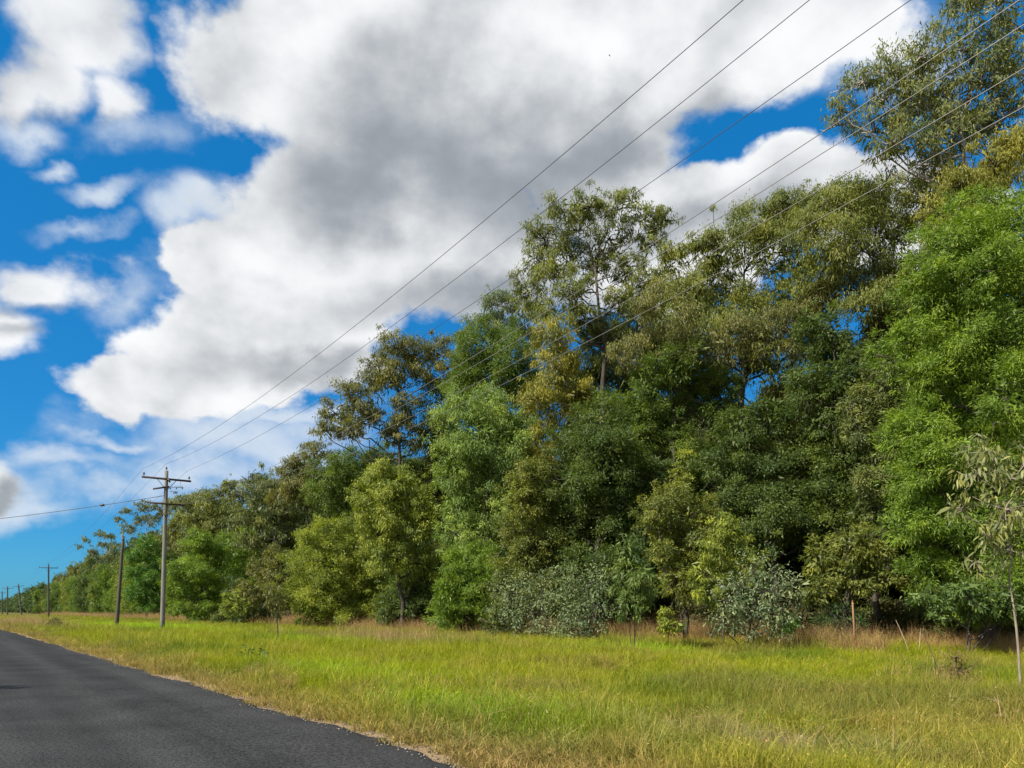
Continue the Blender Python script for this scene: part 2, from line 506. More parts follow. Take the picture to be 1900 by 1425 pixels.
# ------------------------------------------------------------------ ground, road, hills
def grid_mesh(name, S, T, zf, mat):
    ss, tt = np.meshgrid(S, T, indexing='ij')
    x, y = xy(ss.ravel(), tt.ravel())
    z = zf(x, y, ss.ravel(), tt.ravel())
    ns, n_t = len(S), len(T)
    i = np.arange(ns - 1)[:, None] * n_t + np.arange(n_t - 1)[None]
    q = np.stack([i, i + n_t, i + n_t + 1, i + 1], -1).reshape(-1, 4)
    return new_mesh(name, np.stack([x, y, z], 1), q, mat, True)

S = np.concatenate([-np.geomspace(2500, 12, 16), np.arange(-11, 0, 1.0), np.arange(0, 45, 0.5), np.geomspace(46, 2500, 18)])
T = np.concatenate([-np.geomspace(1500, 40, 10), np.arange(-38, 90, 0.8), np.geomspace(91, 4500, 40)])
tag(link('ground', grid_mesh('ground', S, T, lambda x, y, s, t: gz(x, y), M['ground'])), kind='structure')

rs = np.array([-ROADW - 0.12, -ROADW, -ROADW + 0.2, -5, -3.15, -1.5, -0.5, -0.16, -0.04, 0.08])
rt = np.concatenate([-np.geomspace(600, 12, 14), np.arange(-11, 70, 0.16), np.geomspace(70.5, 4000, 60)])
def road_verts():
    ss, tt = np.meshgrid(rs, rt, indexing='ij')
    wob = (fbm(rt * 0.55, rt * 0 + 3.3, 3) - 0.5) * 0.42 + (fbm(rt * 2.9, rt * 0 + 9.1, 3) - 0.5) * 0.22
    k = np.array([-1, -1, -.5, 0, 0, 0, 0.4, 1, 1, 1])[:, None]
    ss = ss + wob[None] * np.abs(k)
    z = np.array([-0.02, 0.022, 0.03, 0.05, 0.07, 0.055, 0.04, 0.034, 0.024, -0.03])[:, None] + 0 * tt
    x, y = xy(ss.ravel(), tt.ravel())
    ns, n_t = ss.shape
    i = np.arange(ns - 1)[:, None] * n_t + np.arange(n_t - 1)[None]
    q = np.stack([i, i + n_t, i + n_t + 1, i + 1], -1).reshape(-1, 4)
    return new_mesh('road', np.stack([x, y, z.ravel()], 1), q, M['road'], True), wob
road_me, ROADWOB = road_verts()
tag(link('road', road_me), kind='structure')
def road_edge(t):
    return np.interp(t, rt, ROADWOB)

def hills():
    n = 60
    xs = np.linspace(-5200, -900, n)
    base = 2600 + 0 * xs
    h = 18 + 38 * fbm(xs * 0.0016, xs * 0 + 1.7, 4)
    h = h * 0.72
    h *= np.clip((xs + 5200) / 500, 0, 1) * np.clip((-900 - xs) / 900, 0.15, 1)
    v, q = [], []
    for k, (dy, f) in enumerate(((-500, -0.05), (-250, 0.6), (0, 1.0), (400, 0.5), (800, -0.05))):
        v.append(np.stack([xs, base + dy, h * f + (-2 if f < 0 else 0)], 1))
    v = np.concatenate(v)
    for r in range(4):
        i = np.arange(n - 1) + r * n
        q.append(np.stack([i, i + 1, i + n + 1, i + n], 1))
    return new_mesh('hills', v, np.concatenate(q), M['hill'], True)
tag(link('hills', hills()), kind='structure')

# ------------------------------------------------------------------ poles and lines
TH = 0.63
LD = np.array([math.sin(TH), -math.cos(TH)])      # along the line, towards the camera
LP = np.array([math.cos(TH), math.sin(TH)])       # along the crossarms
POLE = np.array([-24.8, 54.5])

def v3(p2, z):
    return np.array([p2[0], p2[1], z])

def insulator(parent, pos):
    mb = MB()
    prof = [(0.016, 0), (0.016, 0.10), (0.05, 0.11), (0.085, 0.14), (0.055, 0.165), (0.075, 0.20), (0.045, 0.225), (0.055, 0.25), (0.03, 0.285), (0.005, 0.295)]
    k = 8; a = np.arange(k) * 2 * math.pi / k
    v = np.concatenate([np.stack([r * np.cos(a), r * np.sin(a), np.full(k, z)], 1) for r, z in prof])
    i = np.arange(len(prof) - 1)[:, None] * k; j = np.arange(k)[None]; j2 = (j + 1) % k
    mb.add(v, np.stack([i + j, i + j2, i + k + j2, i + k + j], -1).reshape(-1, 4))
    return mb.build('insulator', M['porcelain'], parent, True, loc=pos)

def brace(parent, a, b, name='brace'):
    mb = MB(); mb.tube([a, b], 0.022, 5); return mb.build(name, M['steel'], parent)

def power_pole(name, label, x, y, h, lean=(0.0, 0.0), arm_z=None, armlen=1.62, perp=LP, r=(0.17, 0.125), mat='pole_dark', top_pin=True, arm_tilt=0.0):
    z0 = float(gz(x, y))
    o = thing(name, label, 'power pole', (x, y, z0 - 0.02), 'timber power poles along the verge')
    n = 9
    zz = np.linspace(-0.4, h, n)
    lx, ly = lean
    pts = np.stack([lx * zz / h, ly * zz / h, zz], 1)
    mb = MB(); mb.tube(pts, np.linspace(r[0], r[1], n), 12)
    mb.build('shaft', M[mat], o, True)
    az = h - 0.62 if arm_z is None else arm_z
    c = np.array([lx * az / h, ly * az / h, az]) - np.append(LD, 0) * -(r[1] + 0.06)
    ax = np.append(perp, arm_tilt)
    mb = MB(); mb.box(c, ax * armlen, np.append(LD, 0) * 0.055, np.array([0, 0, 0.065])); mb.build('crossarm', M['arm_wood'], o)
    for sgn in (-1, 1):
        brace(o, c + ax * sgn * 0.62 + np.array([0, 0, -0.06]), np.array([lx, ly, 0]) * (az - 0.75) / h + np.array([0, 0, az - 0.8]) + np.append(LD, 0) * (r[1] + 0.02))
        insulator(o, c + ax * sgn * (armlen - 0.13) + np.array([0, 0, 0.06]))
    if top_pin:
        insulator(o, np.array([lx, ly, h - 0.005]))
    return o

# main pole
h1 = CAMH + (HZ - 872) / F * POLE[1]
main = power_pole('power_pole', 'tall grey power pole with two crossarms standing in bright green grass', POLE[0], POLE[1], h1, lean=(0.30, 0), mat='pole_wood')
hz2 = CAMH + (HZ - 934) / F * POLE[1]
cc = np.array([0.30 * hz2 / h1, 0, hz2]) + np.append(LD, 0) * 0.2
mb = MB(); mb.box(cc, np.append(LP, 0) * 1.25, np.append(LD, 0) * 0.05, np.array([0, 0, 0.06])); mb.build('crossarm', M['arm_wood'], main)
brace(main, cc - np.append(LP, 0) * 0.7, np.array([0.25, 0, hz2 - 0.95]) + np.append(LD, 0) * 0.14)
brace(main, cc + np.append(LP, 0) * 0.7, np.array([0.25, 0, hz2 - 0.95]) + np.append(LD, 0) * 0.14)
hz3 = CAMH + (HZ - 903) / F * POLE[1]
c3 = np.array([0.30 * hz3 / h1, 0, hz3])
d3 = np.array([0.55, -0.62, 0.0]); d3 /= np.linalg.norm(d3)
mb = MB(); mb.box(c3 - np.array([0.25, 0.22, 0.06]), np.array([0.46, 0.25, 0.12]), np.array([-0.02, 0.05, 0]), np.array([0, 0, 0.055])); mb.build('side_arm', M['arm_wood'], main)
for dz, x0, x1 in ((0.02, 0.1, 1.25), (-0.3, 0.35, 0.85)):
    mb = MB(); mb.tube([c3 + np.array([x0, -0.1, dz]), c3 + np.array([x1, -0.1, dz - 0.02])], 0.03, 6)
    for q in np.linspace(x0 + 0.25, x1 - 0.05, 3):
        mb.tube([c3 + np.array([q, -0.1, dz]), c3 + np.array([q, -0.1, dz - 0.16])], 0.035, 6)
    mb.build('fuse_bar', M['steel'], main)
mb = MB(); mb.tube([c3 + np.array([0.16, -0.1, 0.62]), c3 + np.array([0.32, -0.1, 0.36])], 0.07, 8); mb.build('cable_head', M['porcelain'], main)
mb = MB(); mb.tube([np.array([1.22, 0.2, h1 - 0.66]), np.array([1.24, 0.1, h1 - 1.0]), c3 + np.array([1.2, -0.1, 0.02])], 0.01, 4); mb.build('drop_lead', M['wire'], main)

# next pole towards and behind the camera (carries the near ends of the lines)
NEAR = POLE + LD * 72
near = power_pole('power_pole', 'near timber power pole at the verge beside the camera, carrying the overhead wires', NEAR[0], NEAR[1], h1 + 2.8, mat='pole_wood')
hzn = hz2 + 2.8
mb = MB(); mb.box(np.array([0, 0, hzn]) + np.append(LD, 0) * -0.2, np.append(LP, 0) * 1.35, np.append(LD, 0) * 0.05, np.array([0, 0, 0.06])); mb.build('crossarm', M['arm_wood'], near)

# far poles, by pixel of the top and depth
FAR = [(90, 1046, 163, 0.0, 'slim dark power pole, first one beyond the leaning stub pole'),
       (34, 1084, 285, -1.2, 'distant power pole leaning left, with its crossarm tilted up to the right'),
       (14, 1088, 322, 0.0, 'distant upright power pole just left of the leaning one'),
       (4, 1097, 405, 0.0, 'faintest most distant power pole at the left edge')]
far_tops = []
for px, py, Y, ln, lab in FAR:
    x = (px - 950) / F * Y - ln
    h = CAMH + (HZ - py) / F * Y
    p = power_pole('power_pole', lab, x, Y, h, lean=(ln, 0), armlen=1.75 if Y < 300 else 1.9, r=(0.2, 0.15) if Y < 200 else (0.27, 0.22), arm_tilt=0.17 if ln else 0.0, arm_z=h - 0.75)
    far_tops.append((np.array([x + ln, Y]), h))

# leaning stub pole with stays to the main pole
sx, sy = (216 - 950) / F * 64, 64.0
sh = CAMH + (HZ - 993) / F * 64
stub = thing('stub_pole', 'short leaning timber pole with no crossarm left of the tall grey pole', 'pole', (sx, sy, float(gz(sx, sy)) - 0.02))
zz = np.linspace(-0.4, sh, 7)
mb = MB(); mb.tube(np.stack([0.58 * zz / sh, 0 * zz, zz], 1), np.linspace(0.165, 0.10, 7), 10); mb.build('shaft', M['pole_dark'], stub, True)
mb = MB(); mb.tube(np.array([[0.56, 0, sh - 0.35], [0.565, 0, sh - 0.25]]), 0.12, 10); mb.build('band', M['steel'], stub)

def wire(name, label, pts, rad, mat, group=None, cat='wire', k=5):
    mb = MB(); mb.tube(pts, rad, k)
    return tag(mb.build(name, M[mat], None, True), label, cat, group)

# three high conductors: (arm offset, insulator row, slope, curve) measured on the photograph
def span(a, b, sag, n=14):
    u = np.linspace(0, 1, n)[:, None]
    p = a + (b - a) * u
    p[:, 2] -= (4 * sag * u * (1 - u))[:, 0]
    return p
HIGH = [(-1.25, 869, -0.06423, 0.00141, 'uppermost of the three high conductors, on the left insulator'),
        (0.24, 861, -0.07139, 0.00156, 'middle of the three high conductors, on the pole-top insulator'),
        (1.72, 873, -0.04516, 0.00114, 'lowest of the three high conductors, on the right insulator')]
arm_l = (-1.49, 0.0, 1.49)
for i, (c, py, a, b, lab) in enumerate(HIGH):
    s0 = POLE + LP * c
    z0 = CAMH + (HZ - py) / F * s0[1]
    t = np.linspace(72, 0, 40)
    near_pts = np.stack([s0[0] + LD[0] * t, s0[1] + LD[1] * t, z0 + a * t + b * t * t], 1)
    pts = [near_pts]
    last = near_pts[-1]
    for p2, h in far_tops:
        q = v3(p2 + LP * arm_l[i], h + (0.28 if i == 1 else -0.45))
        pts.append(span(last, q, 1.3)[1:]); last = q
    wire('power_line', lab, np.concatenate(pts), 0.0075, 'wire', 'high conductors')
LOW = [(-0.91, 933, -0.1057, 0.00204, 'highest of the four lower cables leaving the second crossarm'),
       (-0.39, 933, -0.0996, 0.00192, 'second highest of the four lower cables leaving the second crossarm'),
       (0.67, 935, -0.0928, 0.00183, 'third of the four lower cables leaving the second crossarm'),
       (1.20, 936, -0.0919, 0.00173, 'lowest of the four lower cables leaving the second crossarm')]
for c, py, a, b, lab in LOW:
    s0 = POLE + LP * c
    z0 = CAMH + (HZ - py) / F * s0[1]
    t = np.linspace(72, 0, 40)
    pts = np.stack([s0[0] + LD[0] * t, s0[1] + LD[1] * t, z0 + a * t + b * t * t], 1)
    wire('power_line', lab, pts, 0.007, 'wire_light', 'lower cables')
for k, (dx, lab) in enumerate(((-0.7, 'left stay wire between leaning stub pole and second crossarm'), (0.5, 'right stay wire between leaning stub pole and second crossarm'))):
    wire('stay_wire', lab, span(np.array([sx + 0.57, sy, sh - 0.3]), np.array([POLE[0] + 0.27, POLE[1], hz2]) + np.append(LP, 0) * dx, 0.25, 8), 0.012, 'wire_light', 'stays')
# cable across the road to a service pole on the far side, with a joint box
SP = np.array([-60.0, 62.0])
serv = thing('service_pole', 'timber service pole on the far side of the road beyond the left edge', 'pole', (SP[0], SP[1], 0))
mb = MB(); mb.tube([(0, 0, -0.4), (0, 0, 4), (0, 0, 7.7)], [0.15, 0.13, 0.11], 10); mb.build('shaft', M['pole_dark'], serv, True)
mb = MB(); mb.tube([(0, 0, 7.4), (0, 0, 7.52)], 0.135, 10); mb.build('band', M['steel'], serv)
ca = np.array([POLE[0] + 0.2, POLE[1] - 0.1, CAMH + (HZ - 920) / F * POLE[1]])
cab = span(ca, np.array([SP[0], SP[1], 7.45]), 0.45, 30)
wire('service_cable', 'dark cable crossing the sky to the left edge below the crossarm', cab, 0.02, 'wire', cat='cable')
pxs = 950 + F * cab[:, 0] / cab[:, 1]
bi = np.array([np.interp(190, pxs[::-1], cab[::-1, q]) for q in range(3)])
mb = MB(); dd = cab[6] - cab[3]; dd /= np.linalg.norm(dd)
mb.tube([bi - dd * 0.17, bi - dd * 0.13, bi + dd * 0.13, bi + dd * 0.17], [0.04, 0.085, 0.085, 0.04], 8)
tag(mb.build('joint_box', M['wire'], None, True), 'small black joint box on the cable over the road', 'cable box')

# ------------------------------------------------------------------ trees
STY = {  # leaf length, width, droop, clump size, coverage, inner coverage
    'gum':    dict(L=0.26, W=0.070, droop=0.80, tuft=0.32, k=2.65, mat='leaf_gum', shell=0.42, core=0.5, sp=0.46, grow=1.08, under=False, nt=0.31, face=0.5),
    'gumreg': dict(L=0.24, W=0.066, droop=0.66, tuft=0.30, k=3.3, mat='leaf_gum', shell=0.45, core=0.8, sp=0.48, grow=1.10, under=True, nt=0.38, face=0.6),
    'acacia': dict(L=0.20, W=0.062, droop=0.28, tuft=0.29, k=3.7, mat='leaf', shell=0.50, core=1.1, sp=0.46, grow=1.10, under=True, nt=0.42, face=0.75),
    'broad':  dict(L=0.18, W=0.085, droop=0.38, tuft=0.29, k=3.5, mat='leaf', shell=0.50, core=1.1, sp=0.46, grow=1.10, under=True, nt=0.42, face=0.75),
    'silver': dict(L=0.19, W=0.080, droop=0.20, tuft=0.36, k=0.95, mat='leaf_pale', shell=0.15, core=0.1, sp=0.60, grow=1.20, under=True, nt=0.36, face=0.35),
}
def unit(v):
    return v / (np.linalg.norm(v, axis=-1, keepdims=True) + 1e-9)

def leaf_cloud(blobs, sty, rng, Lm=1.0, km=1.0, fine=False):
    """blobs: (centre, radii). returns verts, faces, per-vertex tint, clump centres"""
    V, A, tufts = [], [], []
    L0, W0 = sty['L'] * Lm, sty['W'] * Lm
    for c, r in blobs:
        r = np.asarray(r) * sty['grow']
        rm = (r[0] * r[2]) ** 0.5
        tr = max(sty['tuft'] * rm, 0.16) * 1.0
        nt_ = max(6, int(5.5 * (rm / tr) ** 2 * sty['nt']))
        N = int(sty['k'] * km * math.pi * rm * rm / (0.5 * L0 * W0))
        d = unit(rng.normal(size=(nt_, 3)))
        if not sty['under']:
            d[:, 2] = np.where(d[:, 2] < -0.35, -d[:, 2] * 0.6, d[:, 2]); d = unit(d)
        rad = sty['shell'] + (1 - sty['shell']) * rng.random(nt_) ** 0.45
        rad *= rng.uniform(0.70, 1.32, nt_)
        stray = rng.random(nt_) < 0.13
        rad = np.where(stray, rng.uniform(1.12, 1.5, nt_), rad)
        tc = c + d * r * rad[:, None]
        tufts.append(np.concatenate([tc, np.broadcast_to(c, tc.shape)], 1))
        tint = rng.normal(0.0, 0.19, nt_)
        ts = np.where(stray, rng.uniform(0.4, 0.75, nt_), rng.uniform(0.6, 1.5, nt_))
        ti = rng.choice(nt_, N, p=(ts ** 2) / (ts ** 2).sum())
        g = rng.normal(size=(N, 3)) * np.array([1.0, 1.0, 0.76]) * sty['sp']
        p = tc[ti] + g * (tr * ts[ti])[:, None]
        out = unit(g + d[ti] * 0.6)
        a = unit(out * (1 - sty['droop']) + np.array([0, 0, -1.0]) * sty['droop'] + rng.normal(size=(N, 3)) * 0.38)
        n0 = unit(unit(d[ti] * rad[ti, None] + g * 0.35) * sty['face'] + np.array([0, 0, 0.35]) * sty['face'] + rng.normal(size=(N, 3)) * 0.42)
        b = unit(np.cross(n0, a))
        n = np.cross(a, b)
        l = (L0 * rng.uniform(0.6, 1.3, N))[:, None]; w = (W0 * rng.uniform(0.65, 1.25, N))[:, None]
        tv = np.clip(0.5 + tint[ti] + rng.normal(0, 0.17, N), 0, 1)
        nc = int(sty['core'] * min(km, 1.0) ** 2 * math.pi * rm * rm / (0.5 * L0 * W0 * 4.8))
        if nc:                                   # larger sprays inside the mass
            g = unit(rng.normal(size=(nc, 3))) * (rng.random((nc, 1)) ** 0.4) * 0.72
            p = np.concatenate([p, c + g * r])
            a = np.concatenate([a, unit(g + np.array([0, 0, -0.6]) * sty['droop'] + rng.normal(size=(nc, 3)) * 0.5)])
            b = np.concatenate([b, unit(np.cross(a[N:], rng.normal(size=(nc, 3))))])
            n = np.cross(a, b)
            l = np.concatenate([l, np.full((nc, 1), L0 * 2.2)]); w = np.concatenate([w, np.full((nc, 1), W0 * 2.2)])
            tv = np.concatenate([tv, np.clip(rng.normal(0.45, 0.15, nc), 0, 1)])
        if fine:
            v = np.stack([p, p + a * l * .3 + b * w * .42 + n * w * .12, p + a * l * .66 + b * w * .4 + n * w * .05 - np.array([0, 0, .05]) * l,
                          p + a * l - np.array([0, 0, .18]) * l, p + a * l * .66 - b * w * .4 + n * w * .05 - np.array([0, 0, .05]) * l, p + a * l * .3 - b * w * .42 + n * w * .12], 1)
            A.append(np.repeat(tv, 6))
        else:
            v = np.stack([p + a * l * 0.12 + b * w * .5, p + a * l, p - a * l * 0.12 - b * w * .5], 1)
            A.append(np.repeat(tv, 3))
        V.append(v.reshape(-1, 3))
    V = np.concatenate(V); A = np.concatenate(A)
    if fine:
        i = np.arange(len(V) // 6)[:, None] * 6
        faces = [np.concatenate([i + np.array([0, 1, 5]), i + np.array([2, 3, 4])]), (i + np.array([1, 2, 4, 5]))]
    else:
        faces = [np.arange(len(V)).reshape(-1, 3)]
    return V, faces, A, np.concatenate(tufts)

def curve_to(a, b, rng, n=6, wob=0.08, lift=0.15):
    u = np.linspace(0, 1, n)[:, None]
    p = a + (b - a) * u
    L = np.linalg.norm(b - a)
    p[:, 2] += (np.sin(u[:, 0] * math.pi) * lift * L * -0.5)
    p[1:-1] += rng.normal(size=(n - 2, 3)) * wob * L * 0.5
    return p

def limbs(base, blobs, tufts, rng, r0, trunk_top=None, twigs=1.0, stems=1, lean=0.0):
    """tapered trunk + a limb to each foliage mass + twigs to clumps. returns (trunk MB, branch MB)"""
    tb, bb = MB(), MB()
    cs = np.array([c for c, r in blobs])
    ztop = cs[:, 2].max()
    mid = cs.mean(0)
    H = ztop - base[2]
    ctrunk = np.array([base[0] * 0.35 + mid[0] * 0.65, base[1] * 0.5 + mid[1] * 0.5, base[2] + H * 0.86])
    n = 10
    u = np.linspace(0, 1, n)[:, None]
    tp = base + (ctrunk - base) * u
    tp[:, :2] += (np.sin(u * 3.0 + rng.random() * 6) * 0.012 * H)
    tp[0] = base - np.array([0, 0, 0.15])
    tp[1:-1] += rng.normal(size=(n - 2, 3)) * (0.012 if H > 6 else 0.005) * H
    rr = r0 * (1 - 0.80 * np.linspace(0, 1, n)) ; rr[0] *= 1.35
    tb.tube(tp, rr, 8)
    if stems > 1:
        for k in range(stems - 1):
            off = rng.normal(size=3) * np.array([0.25, 0.25, 0]) * max(0.6, H * 0.08)
            c = cs[rng.integers(len(cs))]
            q = curve_to(base + off * 0.4 - np.array([0, 0, .1]), c, rng, 7, 0.05)
            tb.tube(q, np.linspace(r0 * 0.7, r0 * 0.2, 7), 6)
    bb.tube(tp, rr * 0.5, 5, cap=False)      # leader inside the trunk that the limbs leave from
    for (c, r) in blobs:
        hd = np.linalg.norm((c - tp[:, :])[:, :2], axis=1).min()
        zs = np.clip(c[2] - 0.6 * hd - 0.35 * r[2], base[2] + 0.22 * H, tp[-1, 2])
        s = np.array([np.interp(zs, tp[:, 2], tp[:, q]) for q in range(3)])
        rs_ = float(np.interp(zs, tp[:, 2], rr)) * 0.62
        p = curve_to(s, c, rng, 7, 0.10)
        bb.tube(p, np.linspace(rs_, max(rs_ * 0.3, 0.012), 7), 5, cap=False)
    if len(tufts) and twigs > 0:
        idx = rng.choice(len(tufts), min(len(tufts), int(150 * twigs)), replace=False)
        for i in idx:
            t, c = tufts[i, :3], tufts[i, 3:]
            s = c
            p = curve_to(s, t, rng, 4, 0.12)
            bb.tube(p, np.linspace(max(r0 * 0.13, 0.012), 0.006 + r0 * 0.02, 4), 3, cap=False)
    return tb, bb

def make_tree(name, label, cat, Y, basepx, pxblobs, col, style, bark='bark_grey', r0=0.14, km=1.0, Lm=None, group=None, seed=0,
              fine=False, twigs=1.0, stems=1, depth=1.0, back=True, base_Y=None):
    rng = np.random.default_rng(1000 + seed)
    by = Y if base_Y is None else base_Y
    base = gpt(basepx, by)
    sty = STY[style]
    if Lm is None:
        Lm = max(0.62, 0.72 * (Y / 40.0) ** 0.75)
    blobs = []
    for px, py, r in pxblobs:
        rw = r / F * Y
        c = P(px, py, Y) - base
        c[1] += rng.uniform(-1.0, 0.9) * rw * depth
        k = np.array([rng.uniform(.92, 1.12), 1.0 * depth, rng.uniform(.85, 1.02)])
        blobs.append((c, rw * k))
    nfront = len(blobs)
    if back:
        for c, r in list(blobs)[::2]:
            c2 = c + np.array([rng.uniform(-.5, .5) * r[0], rng.uniform(1.1, 1.7) * r[1], -0.25 * r[2]])
            blobs.append((c2, r * 0.85))
    blobs = [(c, r) for c, r in blobs]
    for c, r in blobs:
        c[2] = max(c[2], 0.35 + 0.3 * r[2])
    V, fc, A, tufts = leaf_cloud(blobs[:nfront], sty, rng, Lm, km, fine)
    if len(blobs) > nfront:
        V2, fc2, A2, t2 = leaf_cloud(blobs[nfront:], sty, rng, Lm * 1.25, km * 0.6, fine)
        fc = fc + [f + len(V) for f in fc2]; V = np.concatenate([V, V2]); A = np.concatenate([A, A2]); tufts = np.concatenate([tufts, t2])
    low = V[:, 2] < 0.02
    V[low, 2] = 0.02 + rng.random(low.sum()) * 0.05
    o = thing(name, label, cat, base, group)
    tb, bb = limbs(np.zeros(3), blobs, tufts, rng, r0, twigs=twigs, stems=stems)
    tb.build('trunk', M[bark], o, True)
    bb.build('branches', M[bark], o, True)
    cr = link('crown', new_mesh('crown', V, fc, M[sty['mat']], False, {'leafv': A}), o)
    cr.color = (*[v * LEAFGAIN for v in col], 1)
    o['_w'] = 0
    del o['_w']
    return o

# foliage colours (linear)
LEAFGAIN = 1.3
BRIGHT = (0.128, 0.190, 0.022); LIGHT = (0.155, 0.215, 0.048); MID = (0.098, 0.142, 0.022); DARK = (0.068, 0.100, 0.020)
OLIVE = (0.132, 0.148, 0.028); GOLD = (0.178, 0.172, 0.028); BROWN = (0.122, 0.124, 0.033); GREYG = (0.112, 0.132, 0.042)
BLUEG = (0.110, 0.140, 0.068); SILV = (0.155, 0.190, 0.092); YELG = (0.175, 0.205, 0.028)

